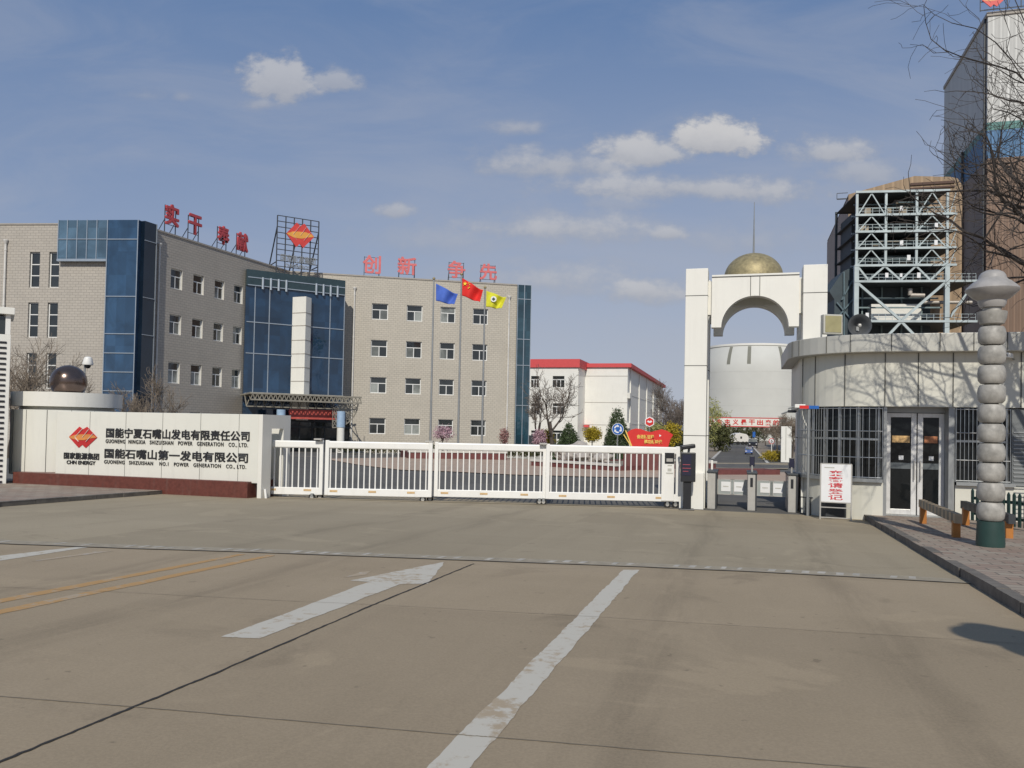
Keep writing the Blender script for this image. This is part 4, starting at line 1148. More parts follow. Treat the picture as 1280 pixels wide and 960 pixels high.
zt_ = FA.px(945, 342, .12).z; zbm = FA.px(945, 408.5, .12).z
ic0, ic1 = FA.px(901.5, 405, .12).x-ax0, FA.px(986, 405, .12).x-ax0; zap = FA.px(944, 369.5, .12).z
def archpanel(y0, y1, m_):
    cx, hw, rise = (ic0+ic1)/2, (ic1-ic0)/2, zap-zbm
    mb = MB(); n = 28; top = []; 
    arc = [(cx+hw*math.cos(math.pi*k/n), zbm+rise*math.sin(math.pi*k/n)) for k in range(n+1)]   # right to left
    edge = []
    for (x, z) in arc:
        edge.append((x, zt_))
    def face(y, flip):
        cols = [(sb, zbm)]+[(x, z) for x, z in arc]+[(sa, zbm)]
        for a, b in zip(cols[:-1], cols[1:]):
            q = [(a[0], y, a[1]), (a[0], y, zt_), (b[0], y, zt_), (b[0], y, b[1])]
            if abs(a[0]-b[0]) < 1e-6: continue
            mb.quad(*(q if flip else q[::-1]))
    face(y0, False); face(y1, True)
    pts = [(sb, zbm)]+arc+[(sa, zbm)]
    for a, b in zip(pts[:-1], pts[1:]): mb.quad((a[0], y0, a[1]), (b[0], y0, b[1]), (b[0], y1, b[1]), (a[0], y1, a[1]))
    mb.quad((sb, y0, zbm), (sb, y1, zbm), (sb, y1, zt_), (sb, y0, zt_)); mb.quad((sa, y0, zbm), (sa, y0, zt_), (sa, y1, zt_), (sa, y1, zbm))
    mb.quad((sa, y0, zt_), (sb, y0, zt_), (sb, y1, zt_), (sa, y1, zt_))
    return mb.make('arch_panel', m_, ar, fix=True)
archpanel(.12, .42, M['white']); archpanel(AD-.42, AD-.12, M['white'])
for xa, xb2 in ((p_w-.01, sa+.01), (sb-.01, W-q_w+.01)):
    for ya, yb in ((.22, .5), (AD-.5, AD-.22)): box('tie_beam', M['white_c'], ar, xa, xb2, ya, yb, zbm+.35, zt_-.15)
mb = MB(); mb.box(sa, sb, .421, AD-.421, zap+.1, zap+.16); mb.box(sa+.2, sb-.2, 1.02, 1.22, zap-.12, zap+.099); mb.make('ceiling', M['grey_p'], ar, fix=False)
mb = MB(); mb.box(sa+.0, sb-.0, .10, .118, zt_-.065, zt_-.05)
kx0, kx1 = FA.px(938.3, 355, .12).x-ax0, FA.px(949.8, 355, .12).x-ax0
for x in (kx0, kx1): mb.box(x-.008, x+.008, .112, .1185, zap, zt_-.05)
mb.make('panel_seam', M['seam'], ar, fix=False)
dcx = (sa+sb)/2-.03; dcy = AD/2
dr_ = (FA.px(980.5, 341, dcy).x-FA.px(906, 341, dcy).x)/2; dtop = FA.px(943, 317, dcy).z
dh = dr_*.86; zd = dtop-dh
prof = [(dr_*math.cos(a), zd+dh*math.sin(a)) for a in [math.pi/2*k/14 for k in range(15)]]; prof[-1] = (0, dtop)
MB().lathe([(dr_, zap+.16)]+prof, 40, dcx, dcy).make('dome', M['gold'], ar, smooth=True)
mb = MB(); rt = FA.px(943, 252.5, dcy).z; mb.tube((dcx, dcy, dtop-.03), (dcx, dcy, dtop+.5), .028, .022, 8); mb.tube((dcx, dcy, dtop+.5), (dcx, dcy, rt), .02, .008, 8)
mb.make('lightning_rod', M['steel_d'], ar)
# ------------------------------------------------------------------ guardhouse
gb = gnd(1095, 644.3, .12); gu, gv = to_uv(gb)
FH = Frame(uv(0, gv, 0), -RA); GZ = .12
def hx(px, py=560, y=0): return FH.px(px, py, y).x
def hz(px, py, y=0): return FH.px(px, py, y).z
hx0 = hx(1006, 470, 1.6)          # left limit of the drum-shaped end
RC = 1.75
xL = hx(1001, 480, RC)
gh = thing('guardhouse', 'low beige panel guardhouse with a rounded end, barred windows and glass double doors', 'guardhouse', FH.out((xL, 0, 0)), -RA)
XE = 9.5; DP = 5.0
def plan(off, n=14):
    """front outline from the back left corner round the curved end to the far right"""
    pts = [(-off, DP+0.0)]
    for k in range(n+1):
        a = math.pi+math.pi/2*k/n
        pts.append((RC+(RC+off)*math.cos(a), RC+(RC+off)*math.sin(a)))
    pts.append((XE+off, -off)); pts.append((XE+off, DP)); return pts
zc_t, zc_b = hz(1150, 418.5), hz(1150, 441); zp_b = hz(1150, 508.5); zsill = hz(1100, 600)
def ring(off, z0, z1, name, m_, thick=None, bevel=0):
    return MB().prism(plan(off), z0, z1).make(name, m_, gh, bevel=bevel)
ring(.34, zc_b+.0, zc_t, 'cornice', M['grey_p'], bevel=.015)
ring(.04, zp_b, zc_b-.002, 'upper_wall', M['cream_p'])
def wallband(off, z0, z1, xa, xb):   # straight front piece
    return (xa, xb)
# seams on cornice and upper wall
mb = MB(); 
def arcpt(off, s):
    """point at arclength s from the left tangent point of the curve, then along the front"""
    La = (RC)*math.pi/2
    if s < 0: return (-off, RC-s), (-1, 0)
    if s < La:
        a = math.pi+s/RC; return (RC+(RC+off)*math.cos(a), RC+(RC+off)*math.sin(a)), (math.cos(a), math.sin(a))
    return (RC+s-La, -off), (0, -1)
def s_at(px, off, z):
    """arclength on the front outline that stands in the given picture column"""
    best = min((abs(proj(FH.out((arcpt(off, k*.02-1.5)[0][0]+xL, arcpt(off, k*.02-1.5)[0][1], z)))[0]-px), k*.02-1.5) for k in range(640))
    return best[1]
for px in (990, 999, 1033, 1063, 1114, 1175, 1217, 1259, 1310):
    (x, y), nrm = arcpt(.345, s_at(px, .345, 4.2)); mb.box(x-.008, x+.008, y-.008, y+.008, zc_b+.02, zc_t-.002)
for px in (1003, 1018.5, 1056, 1106, 1148, 1191.5, 1277, 1330):
    (x, y), nrm = arcpt(.045, s_at(px, .045, 3.2)); mb.box(x-.010, x+.010, y-.010, y+.010, zp_b+.01, zc_b-.01)
mb.make('panel_seam', M['seam'], gh, fix=False)
# lower wall pieces, sills, windows
DR = .36
xd0, xd1 = hx(1105.5, 560, 0)-xL, hx(1187, 560, .0)-xL           # door opening
xw2b = hx(1262)-xL
def lower(s0, s1, off=.0, n=10):
    mb = MB(); P = [arcpt(off, s0+(s1-s0)*k/n)[0] for k in range(n+1)]; Q = [arcpt(off-.22, s0+(s1-s0)*k/n)[0] for k in range(n+1)]
    for k in range(n):
        for z0, z1 in ((-.1, zsill-.06),):
            mb.quad((*P[k], z0), (*P[k+1], z0), (*P[k+1], z1), (*P[k], z1)); mb.quad((*Q[k+1], z0), (*Q[k], z0), (*Q[k], z1), (*Q[k+1], z1)); mb.quad((*P[k], z1), (*P[k+1], z1), (*Q[k+1], z1), (*Q[k], z1))
    mb.quad((*P[0], -.1), (*P[0], zsill-.06), (*Q[0], zsill-.06), (*Q[0], -.1)); mb.quad((*P[n], -.1), (*Q[n], -.1), (*Q[n], zsill-.06), (*P[n], zsill-.06))
    return mb.make('lower_wall', M['cream_p'], gh, fix=True)
La = RC*math.pi/2; S_of = lambda x: x-RC+La
lower(-3.2, S_of(xd0-.02), .0, 26); lower(S_of(xd1+.12), S_of(XE), 0, 6)
def sill(s0, s1, n=16):
    mb = MB(); P = [arcpt(.10, s0+(s1-s0)*k/n)[0] for k in range(n+1)]; Q = [arcpt(-.2, s0+(s1-s0)*k/n)[0] for k in range(n+1)]
    z0, z1 = zsill-.058, zsill+.02
    for k in range(n):
        for z, f in ((z0, -1), (z1, 1)):
            q = [(*P[k], z), (*P[k+1], z), (*Q[k+1], z), (*Q[k], z)]; mb.quad(*(q if f > 0 else q[::-1]))
        mb.quad((*P[k], z0), (*P[k+1], z0), (*P[k+1], z1), (*P[k], z1))
    mb.quad((*P[n], z0), (*Q[n], z0), (*Q[n], z1), (*P[n], z1))
    return mb.make('window_sill', M['steel_d'], gh, fix=False)
sill(-.4, S_of(xd0-.04)); sill(S_of(xd1+.12), S_of(xw2b+.1), 6)
def winband(s0, s1, n, name='window'):
    mb = MB(); P = [arcpt(-.16, s0+(s1-s0)*k/n)[0] for k in range(n+1)]
    for k in range(n): mb.quad((*P[k], zsill+.02), (*P[k+1], zsill+.02), (*P[k+1], zp_b+.05), (*P[k], zp_b+.05))
    o = mb.make(name, M['pane_k'], gh, fix=False)
    fm = MB()
    for k in range(0, n+1, 2):
        fm.tube((*P[k], zsill), (*P[k], zp_b), .04, .04, 6)
    zm_ = zsill+(zp_b-zsill)*.55
    for k in range(n): fm.bar((*P[k], zm_), (*P[k+1], zm_), .05)
    fm.make('window_frame', M['grille'], o, fix=False); return o
winband(.2, S_of(xd0-.1), 10); winband(S_of(xd1+.14), S_of(xw2b), 4)
# dark interior wall so that nothing shines through
inner = [(.5, DP-.2), (.5, RC), (RC*.65, .85), (RC+.2, .75), (XE-.3, .75), (XE-.3, DP-.2)]
MB().prism([(x, y) for x, y in inner], 0, zp_b-.02).make('interior', M['inner_shade'], gh)
def grille(s0, s1, nb, off=.06):
    n = nb; mb = MB(); P = [arcpt(off, s0+(s1-s0)*k/n)[0] for k in range(n+1)]
    for p in P: mb.tube((*p, zsill+.03), (*p, zp_b-.03), .0085, .0085, 6)
    for z in (zsill+.05, zsill+(zp_b-zsill)*.30, zsill+(zp_b-zsill)*.66, zp_b-.05):
        for k in range(n): mb.tube((*P[k], z), (*P[k+1], z), .011, .011, 6)
    return mb.make('window_grille', M['grille'], gh, fix=False)
grille(.15, S_of(xd0-.05)-1.25, 17); grille(S_of(xd0-.05)-1.22, S_of(xd0-.05), 9); grille(S_of(xd1+.12), S_of(xw2b)-.0, 13)
# double doors
dzb = GZ; dzt = hz(1146, 516.5, DR); dtop_ = hz(1146, 511)
mb = MB(); mb.box(xd0-.02, xd0+.05, .0, DR+.16, dzb, zp_b); mb.box(xd1-.02, xd1+.10, .0, DR+.2, dzb, zp_b); mb.box(xd0+.05, xd1-.02, DR-.02, DR+.16, dzt+.01, zp_b); mb.box(xd0+.05, xd1-.02, DR-.2, DR+.2, dzb-.1, dzb+.03)
mb.make('door_frame', M['steel_d'], gh, fix=False)
xm0 = hx(1146.5)-xL
for s, (pa, pb_) in enumerate(((1106.8, 1145.8), (1147.2, 1183))):
    a, b = max(hx(pa, 560, DR)-xL, xd0+.052), min(hx(pb_, 560, DR)-xL, xd1-.022); st = .115; y0, y1 = DR+.02, DR+.09
    mb = MB(); mb.box(a, a+st, y0, y1, dzb+.035, dzt); mb.box(b-st, b, y0, y1, dzb+.035, dzt); mb.box(a+st, b-st, y0, y1, dzb+.035, dzb+.16); mb.box(a+st, b-st, y0, y1, dzt-.10, dzt)
    d = mb.make('door', M['door'], gh, bevel=.006, fix=False)
    MB().box(a+st, b-st, DR+.04, DR+.06, dzb+.16, dzt-.1).make('door_glass', M['pane_k'], d, fix=False)
    zs_ = hz(1130, 549.5, DR)
    mbx = MB(); mbx.box(a+st+.03, b-st-.03, DR+.03, DR+.038, zs_-.07, zs_+.09)
    mbx.make('door_banner', mat('door banner %d' % s, ((.60, .38, .16), (.50, .20, .09))[s], .6, var=.45, vscale=9), d, fix=False)
    MB().box((a+b)/2-.04, (a+b)/2+.06, DR+.03, DR+.038, hz(1130, 575, DR), hz(1130, 569.5, DR)).make('door_sticker', M['paper'], d, fix=False)
    MB().box(a+st, b-st, DR+.03, DR+.038, hz(1130, 586, DR), hz(1130, 578.5, DR)).make('privacy_strip', mat('frosted strip', (.12, .135, .14), .4), d, fix=False)
    hxp = b-.055 if s == 0 else a+.055
    MB().tube((hxp, DR-.03, dzb+.85), (hxp, DR-.03, dzb+1.3), .014, .014, 8).make('door_handle', M['steel'], d)
# right-hand dark doorway with a shutter
xr0, xr1 = hx(1264)-xL, hx(1310)-xL
box('shutter', mat('grey shutter', (.16, .17, .17), .5, var=.15), gh, xw2b+.05, xw2b+1.0, .02, .08, GZ, zp_b-.02)
mb = MB(); z = GZ+.1
while z < zp_b-.5: mb.box(xw2b+.08, xw2b+.97, .0, .019, z, z+.03); z += .09
mb.make('shutter_slat', M['steel_d'], gh, fix=False)
box('door_jamb', M['dark'], gh, xw2b+1.0, xw2b+1.12, -.03, .12, GZ, zp_b-.02)
# things on and beside the guardhouse
def onroof(px, y): return FH.out((hx(px, 418, y), y, zc_t))
p = onroof(1041, .5)
fl = thing('floodlight', 'square grey floodlight standing on the left end of the guardhouse roof', 'floodlight', p, -RA+.35)
MB().box(-.24, .24, -.02, .16, .10, .58).make('housing', M['grey_p'], fl, bevel=.02, fix=False)
MB().box(-.20, .20, -.032, -.021, .14, .54).make('lens', mat('lamp lens', (.34, .31, .17), .25, var=.2, vscale=4), fl, fix=False)
mb = MB(); mb.box(-.27, -.245, .04, .08, 0, .4); mb.box(.245, .27, .04, .08, 0, .4); mb.box(-.27, .27, .04, .08, 0, .03); mb.make('bracket', M['steel_d'], fl, fix=False)
p = onroof(1074.5, .5)
hn = thing('loudspeaker', 'dark grey horn loudspeaker on the guardhouse roof beside the floodlight', 'loudspeaker', p, -RA+.1)
mb = MB(); pr_h = [(.05, .55), (.07, .4), (.11, .22), (.19, .08), (.265, 0), (.275, -.02), (.25, -.005), (.17, .09), (.09, .24), (.0, .30)]
mb.lathe([(r_, -y) for r_, y in pr_h], 28); o = mb.make('horn', mat('horn grey', (.085, .09, .095), .45), hn, smooth=True); o.rotation_euler = (R(90), 0, 0); o.location = (0, 0, .30)
MB().ball((0, -.0, .30), .05, 12, 8).make('driver', M['steel'], hn, smooth=True)
MB().box(-.03, .03, .2, .26, 0, .3).make('bracket', M['steel_d'], hn, fix=False)
def cctv(px, py, y, rot, label, scale=1.0, dark=False):
    q = FH.px(px, py, y); c = thing('security_camera', label, 'security camera', FH.out(q), rot, 'security cameras round the guardhouse')
    MB().box(-.05*scale, .05*scale, -.28*scale, .0, -.04*scale, .06*scale).make('camera_body', M['black'] if dark else M['wgate'], c, bevel=.012, fix=False)
    MB().tube((0, 0, 0), (0, .16, -.06), .018, .018, 8).make('bracket', M['steel_d'], c)
    MB().tube((0, -.285*scale, .01), (0, -.30*scale, .01), .03*scale, .03*scale, 12).make('lens', M['black'], c)
cctv(993.5, 508, .9, 1.2, 'white box camera on the curved left wall of the guardhouse', .9)
cctv(1264, 445.5, -.20, -.9, 'white box camera under the cornice behind the stone lamp column')
cctv(985, 514.5, 1.2, 1.0, 'black dome camera bracketed off the left end of the guardhouse', .7, True)
# street name board
p = gnd(1009.5, 645)
sb_ = thing('street_board', 'small red and blue board on a grey post before the barred window', 'sign', p)
zt = at(1010, 506, p.y).z-p.z
MB().tube((0, 0, 0), (0, 0, zt), .035, .03, 10).make('post', M['steel_d'], sb_, smooth=True)
za, zb2 = at(1010, 511, p.y).z-p.z, at(1010, 507, p.y).z-p.z
wpx = p.y/1000
MB().box(-12.5*wpx, -1*wpx, -.05, -.03, za, zb2).make('red_plate', M['red'], sb_, fix=False); MB().box(-1*wpx, 11.5*wpx, -.05, -.03, za, zb2).make('blue_plate', M['blue'], sb_, fix=False)
# visitor notice
p0, p1 = gnd(1026, 649), gnd(1063, 651)
FN = Frame.two(p0, p1, p0.z); nl = FN.len
nt = fthing('notice_stand', 'white visitor notice with red characters on a steel frame before the guardhouse', 'notice board', FN)
nz = lambda py: FN.px(1044, py).z
zA, zB = nz(627.5), nz(580.5)
MB().box(0, nl, -.012, .012, zA, zB).make('board', M['paper'], nt, fix=False)
mb = MB(); 
for x in (-.015, nl+.015): mb.bar((x, 0, 0), (x, 0, zB+.01), .028); mb.bar((x, 0, zA), (x, .42, 0), .025)
for z in (.05, zA-.13, zA-.012, zB+.012): mb.bar((-.015, 0, z), (nl+.015, 0, z), .022)
mb.make('stand_frame', M['steel'], nt, fix=False)
rows_ = [(588, 595), (596, 602.4), (603.5, 609.6), (611, 617.2), (618.3, 625)]
for ch, (ya, yb) in zip('来客请登记', rows_):
    lettering(ch, FN.px(1035.5, 600).x, FN.px(1053.8, 600).x, nz(yb), nz(ya), 'character', M['txt_r'], nt, -.013, .004, .012)
box('heading', M['grey_p'], nt, FN.px(1030.5, 584).x, FN.px(1043, 584).x, -.016, -.0125, nz(585.2), nz(584))
# low rack by the curved wall
pA, pB = gnd(1003, 643), gnd(1071, 649)
rk = thing('bicycle_rack', 'low dark tube rack along the foot of the curved guardhouse wall', 'rack', pA)
d = (pB-pA); mb = MB(); n = 6; d2 = d*.48
for k in range(n):
    a = d2*(k/(n-1))+Vector((0, .15, 0)); mb.tube(a, a+Vector((0, 0, .42)), .014, .014, 8)
mb.tube(Vector((0, .15, .42)), d2+Vector((0, .15, .42)), .014, .014, 8); mb.make('rail', M['dark'], rk)
p = gnd(1068, 650.5)
t = thing('waste_bin', 'low dark grey box standing behind the visitor notice', 'bin', p+Vector((-.25, .35, 0)))
MB().prism([(-.28, 0), (.22, 0), (.22, .3), (-.28, .3)], 0, .42).make('bin_body', M['dark'], t, bevel=.03); MB().box(-.29, .23, -.01, .31, .421, .45).make('lid', M['steel_d'], t, fix=False)
# ------------------------------------------------------------------ stone lamp columns
def lamp_column(base, label, scale, dark=None):
    lp = thing('lamp_column', label, 'lamp column', base, 0, 'beaded stone lamp columns along the pavement')
    sc1 = scale
    MB().lathe([(.20, 0), (.205, .05), (.19, .40*1.0)], 28).make('base', M['green'], lp, smooth=True)
    z = .40; bh = .3085
    src = None
    prof = [(.095, 0), (.155, .010), (.188, .05), (.199, .12), (.199, .18), (.188, .25), (.165, .29), (.105, .302), (.095, .3085)]
    for k in range(10):
        if src is None: src = MB().lathe(prof, 28).make('bead', M['stone'], lp, smooth=True); o = src
        else: o = src.copy(); COL.objects.link(o)
        o.location = (0, 0, z); o.rotation_euler = (0, 0, k*1.3); z += bh
    cup = [(.10, 0), (.17, .03), (.205, .12), (.215, .22), (.13, .225), (.13, .30)]
    MB().lathe([(r_, zz+z) for r_, zz in cup], 28).make('cup', M['stone'], lp, smooth=True); z += .29
    head = [(.18, 0), (.215, .06), (.22, .11), (.30, .16), (.40, .25), (.415, .285), (.40, .315), (.30, .40), (.235, .44), (.215, .47), (.205, .51), (.17, .555), (.10, .59), (0, .60)]
    o = MB().lathe([(r_*.92, zz+z) for r_, zz in head], 36).make('lamp_head', M['stone_h'], lp, smooth=True)
    return lp
lb_ = gnd(1238, 683, .12)
lamp_column(lb_, 'beaded grey stone lamp column on a green base, standing on the right pavement', 1)
# ------------------------------------------------------------------ barriers and the green fence on the pavement
def barrier(pa, pb_, za_px, label, dark):
    FB = Frame.two(gnd(*pa, .12), gnd(*pb_, .12)); FB.p.z = gnd(*pa, .12).z; L = FB.len
    b = fthing('barrier_beam', label, 'barrier', FB, 'striped barriers before the guardhouse')
    for x in (.06, L-.06): MB().box(x-.065, x+.065, -.06, .06, 0, .36).make('leg', M['orange'], b, bevel=.01, fix=False)
    mb = MB(); n = int(L/.14)
    for k in range(n): mb.box(-.12+(L+.24)*k/n, -.12+(L+.24)*(k+1)/n, -.055, .055, .33, .49, k % 2)
    mb.make('beam', [M['wood'], M['black']] if not dark else [M['dark'], M['black']], b, fix=False)
barrier((1153, 654), (1196, 672), 0, 'striped barrier beam on orange legs, nearest the kerb', False)
barrier((1206, 656), (1262, 673), 0, 'dark striped barrier beam on orange legs behind the lamp column', True)
pa, pb_ = gnd(1214, 655, .12), gnd(1290, 665, .12)
FF = Frame.two(pa, pb_); FF.p.z = pa.z
gf = fthing('picket_fence', 'low dark green picket fence before the guardhouse wall', 'fence', FF)
mb = MB(); k = 0; x = 0
while x < FF.len:
    mb.slab([(x, .08), (x+.065, .08), (x+.065, .70), (x+.0325, .75), (x, .70)], -.012, .012); x += .135
mb.make('picket', M['green'], gf, fix=False)
mb = MB(); mb.box(-.03, FF.len, .013, .045, .2, .26); mb.box(-.03, FF.len, .013, .045, .52, .58); mb.make('fence_rail', M['green'], gf, fix=False)
# ------------------------------------------------------------------ louvred kiosk at the left edge
kp = gnd(7.5, 609); FK = Frame(kp, R(33))
ki = fthing('kiosk', 'white louvred kiosk cut by the left edge, with a flat roof and glazed upper part', 'kiosk', FK)
kz = lambda py: FK.px(6, py).z
box('kiosk_body', M['white'], ki, -1.6, 0, 0, 1.5, 0, kz(418), .01)
mb = MB(); z = .12
while z < kz(425): mb.box(-1.6, -.10, -.02, .0, z, z+.055); z += .148
mb.make('louvre', M['black'], ki, fix=False)
box('kiosk_window', M['pane'], ki, -1.55, -.14, .05, 1.45, kz(418)+.002, kz(393)-.05)
for x in (-.14, -.9): box('window_post', M['wgate'], ki, x, x+.12, .0, .12, kz(418), kz(393))
box('kiosk_roof', M['white'], ki, -2.0, .07, -.12, 1.8, kz(393), kz(384.5), .01)
# ------------------------------------------------------------------ white hall with a red roof band
r0, r1 = atz(640, 448.5, 12.1), atz(722.5, 449.3, 12.1)
FR = Frame.two(r0, r1, -1.6); FR = Frame(FR.p, -RA)
hall = fthing('white_hall', 'white three storey hall with a red roof band behind the garden', 'building', FR)
def rpx(px, py, y=0): return FR.px(px, py, y)
xA = rpx(722.5, 480).x; zt = rpx(690, 449).z; zb = rpx(690, 459.3).z
wn = []
for pa, pb_ in ((664, 673.5), (691, 705.3)):
    for ya, yb in ((470, 484), (504, 517.5), (538, 549)):
        a, b = rpx(pa, ya), rpx(pb_, yb); wn.append((a.x, b.x, b.z, a.z))
o = holes_wall(-6, xA, 0, zb, wn, .3).make('front_wall', [M['white'], M['white_c']], hall, fix=False)
for h in wn:
    mb = MB(); mb.box(h[0], h[1], .2, .25, h[2], h[3]); wo_ = mb.make('window', M['pane'], hall, fix=False)
    mb = MB(); zm = h[2]+(h[3]-h[2])*.68
    mb.box(h[0], h[1], .12, .199, zm-.06, zm+.06)
    for k in (1, 2): x = h[0]+(h[1]-h[0])*k/3; mb.box(x-.05, x+.05, .12, .199, h[2], zm-.06)
    mb.make('window_frame', M['wframe'], wo_, fix=False)
YB = 5.5
box('roof_band', M['redroof'], hall, -6, xA+.25, -.25, 30, zb, zt)
box('wing_body', M['white'], hall, -6, xA-.01, .31, 14, 0, zb-.01)
xB = rpx(784.5, 480, YB).x; zt2 = rpx(750, 454.4, YB).z; zb2 = rpx(750, 459.2, YB).z
box('rear_body', M['white'], hall, xA-2, xB, YB, YB+56, 0, zb2)
for y in (470, 503, 531): box('wall_seam', M['cap'], hall, xA, xB, YB-.02, YB+.0, rpx(750, y, YB).z-.05, rpx(750, y, YB).z+.03)
box('roof_band', M['redroof'], hall, xA+.26, xB+.55, YB-.3, YB+56.5, zb2, zt2)
mb = MB()
for k in range(5): y = YB+2.5+k*11; mb.box(xB+.001, xB+.16, y, y+.35, 0, zb2-.01)
for zz in (4.6, 8.9): mb.box(xB+.001, xB+.05, YB, YB+56, zz, zz+.08)
mb.make('pilaster', M['white'], hall, fix=False)
mb = MB()
for z in (4.4, 8.8):
    mb.box(xB+.001, xB+.4, YB-.1, YB+2.2, z-.5, z+.3)
mb.make('balcony', M['white_c'], hall, fix=False)
q = rpx(722.5, 532, YB); box('door_canopy', M['redroof'], hall, xA+.1, rpx(737, 532, YB).x, YB-1.0, YB-.02, rpx(730, 534, YB).z, rpx(730, 531, YB).z)
box('shop_glass', M['dark'], hall, -5, xA-3.0, -.06, -.001, .2, 2.6)
# ------------------------------------------------------------------ silo
sc = at(941, 500, 400); SY = 400*.001
ztop = at(941, 430.5, 374).z
si = thing('storage_silo', 'huge pale concrete silo with four dark slots under its rim, seen through the arch', 'silo', (sc.x, sc.y, -1.6))
RS = 67*SY; H = ztop+1.6
prof = [(RS, 0), (RS, H*.72)]+[(RS*(1-.13*(k/8)**2), H*(.72+.28*k/8)) for k in range(1, 9)]
MB().lathe(prof, 96).make('silo_wall', M['silo'], si, smooth=True)
rt = prof[-1][0]
MB().lathe([(rt+.2, H+.001), (rt+.45, H+.1), (rt+.45, H+1.0), (rt, H+1.1), (0, H+2.2)], 96).make('silo_rim', M['white'], si, smooth=True)
for px in (897, 917.5, 956, 975):
    a = -math.pi/2+math.asin((px-941)/67.0/.98); mb = MB(); hw = .85/RS
    zs = [H*(.80+.19*k/6) for k in range(7)]
    def rad_at(z):
        k = max(0, (z/H-.72)/.28); return RS*(1-.13*k*k)+.04
    for z0, z1 in zip(zs[:-1], zs[1:]):
        q = lambda aa, z: (rad_at(z)*math.cos(aa), rad_at(z)*math.sin(aa), z)
        mb.quad(q(a-hw, z0), q(a+hw, z0), q(a+hw, z1), q(a-hw, z1))
    o = mb.make('slot_louvre', M['slit'], si, fix=False)
    so = o.modifiers.new('thick', 'SOLIDIFY'); so.thickness = .12; so.offset = 0
mb = MB()
for z in [H*.72*k/4 for k in range(1, 5)]: mb.lathe([(RS+.02, z), (RS+.04, z+.12), (RS+.02, z+.24)], 96)
mb.make('pour_line', mat('pour line', (.535, .535, .495), .85), si, smooth=True, fix=False)
# ------------------------------------------------------------------ boiler tower
tc_ = at(1235, 17, 165)
FB_ = Frame((tc_.x, tc_.y, -1.6), -RA)
bt = fthing('boiler_tower', 'very tall boiler tower clad white above blue above brown, at the right edge', 'industrial building', FB_)
bz = lambda py: FB_.px(1250, py).z
z = [0, bz(197), bz(162), bz(152), bz(19)]
names = ('brown_cladding', 'blue_band', 'teal_strip', 'white_cladding'); ms = (M['brown'], M['bband'], M['teal'], M['pale'])
for k in range(4):
    mb = MB(); mb.box(0, 62, 0, 37, z[k], z[k+1]-.001); mb.make(names[k], ms[k], bt, fix=False)
mb = MB(); mb.box(-.25, 62, -.25, 37, z[4], z[4]+.8); mb.make('roof_edge', M['cap'], bt, fix=False)
mb = MB()
for k in range(6): mb.box(8+9*k, 8+9*k+3.5, -.12, -.01, z[1]*.80, z[1]*.80+1.1)
mb.make('louvre', M['slit'], bt, fix=False)
mb = MB(); mb.box(-.4, -.01, 1.0, 1.5, 0, z[4]); mb.box(-.5, -.01, 18, 18.5, 0, z[3]); mb.make('riser_pipe', M['dark'], bt, fix=False)
ltr = at(1257, 10, 160); zr_ = z[4]-1.6+.8
rl_ = thing('roof_emblem', 'red lettering on a light frame on top of the boiler tower', 'sign', (ltr.x, ltr.y+4, zr_), -RA)
mb = MB(); 
for x in (-2.5, 0, 2.5, 5, 7.5): mb.bar((x, 0, 0), (x, 0, 4.2), .15)
for zz in (.2, 2, 4.1): mb.bar((-2.5, 0, zz), (7.5, 0, zz), .15)
mb.make('sign_frame', M['ctrack'], rl_, fix=False)
emblem(rl_, 0, 2.3, 4.6, 3.4, -.1, .2, (M['red'], M['em_gold'], M['paper']))
# ------------------------------------------------------------------ boiler house behind the steelwork
FBH = Frame(at(1060, 300, 148).xy.to_3d()+Vector((0, 0, -1.6)), -RA)
bh = fthing('boiler_house', 'brown corrugated boiler house with a sloping roofline behind the steel frame', 'industrial building', FBH)
hp = lambda px, py, y=0: FBH.px(px, py, y)
out = [(0, 0), (hp(1203, 300).x, 0), (hp(1203, 232).x, hp(1203, 232).z), (hp(1197, 223).x, hp(1197, 223).z), (hp(1188, 221).x, hp(1188, 221).z), (hp(1143, 220).x, hp(1143, 220).z), (hp(1078, 238).x, hp(1078, 238).z), (0, hp(1060, 243).z)]
MB().slab(out, 0, .6).make('front_wall', M['tan'], bh)
xr_ = hp(1203, 300).x
box('side_body', M['brown_lift'], bh, 0.01, xr_-.01, .61, 38, 0, hp(1060, 245).z)
mb = MB(); mb.slab(out[2:], .61, 38); mb.make('roof_body', M['brown_lift'], bh)
mb = MB()
for (pa, pb_, ya, yb) in ((1138, 1193, 228.5, 231.5), (1138, 1193, 234.5, 236.5)): mb.box(hp(pa, 230).x, hp(pb_, 230).x, -.25, -.01, hp(1150, yb).z, hp(1150, ya).z)
mb.make('louvre_strip', mat('rust louvre', (.10, .06, .045), .8), bh, fix=False)
mb = MB(); zb_l = hp(1050, 290).z
for zz in (zb_l, hp(1050, 247).z):
    mb.bar((-1.9, 1, zz), (-.01, 1, zz), .2); mb.bar((-1.9, 1, zz+1.1), (-.01, 1, zz+1.1), .1); mb.bar((-1.9, 1, zz), (-1.9, 1, zz+1.1), .1)
mb.make('side_platform', M['ctrack'], bh, fix=False)
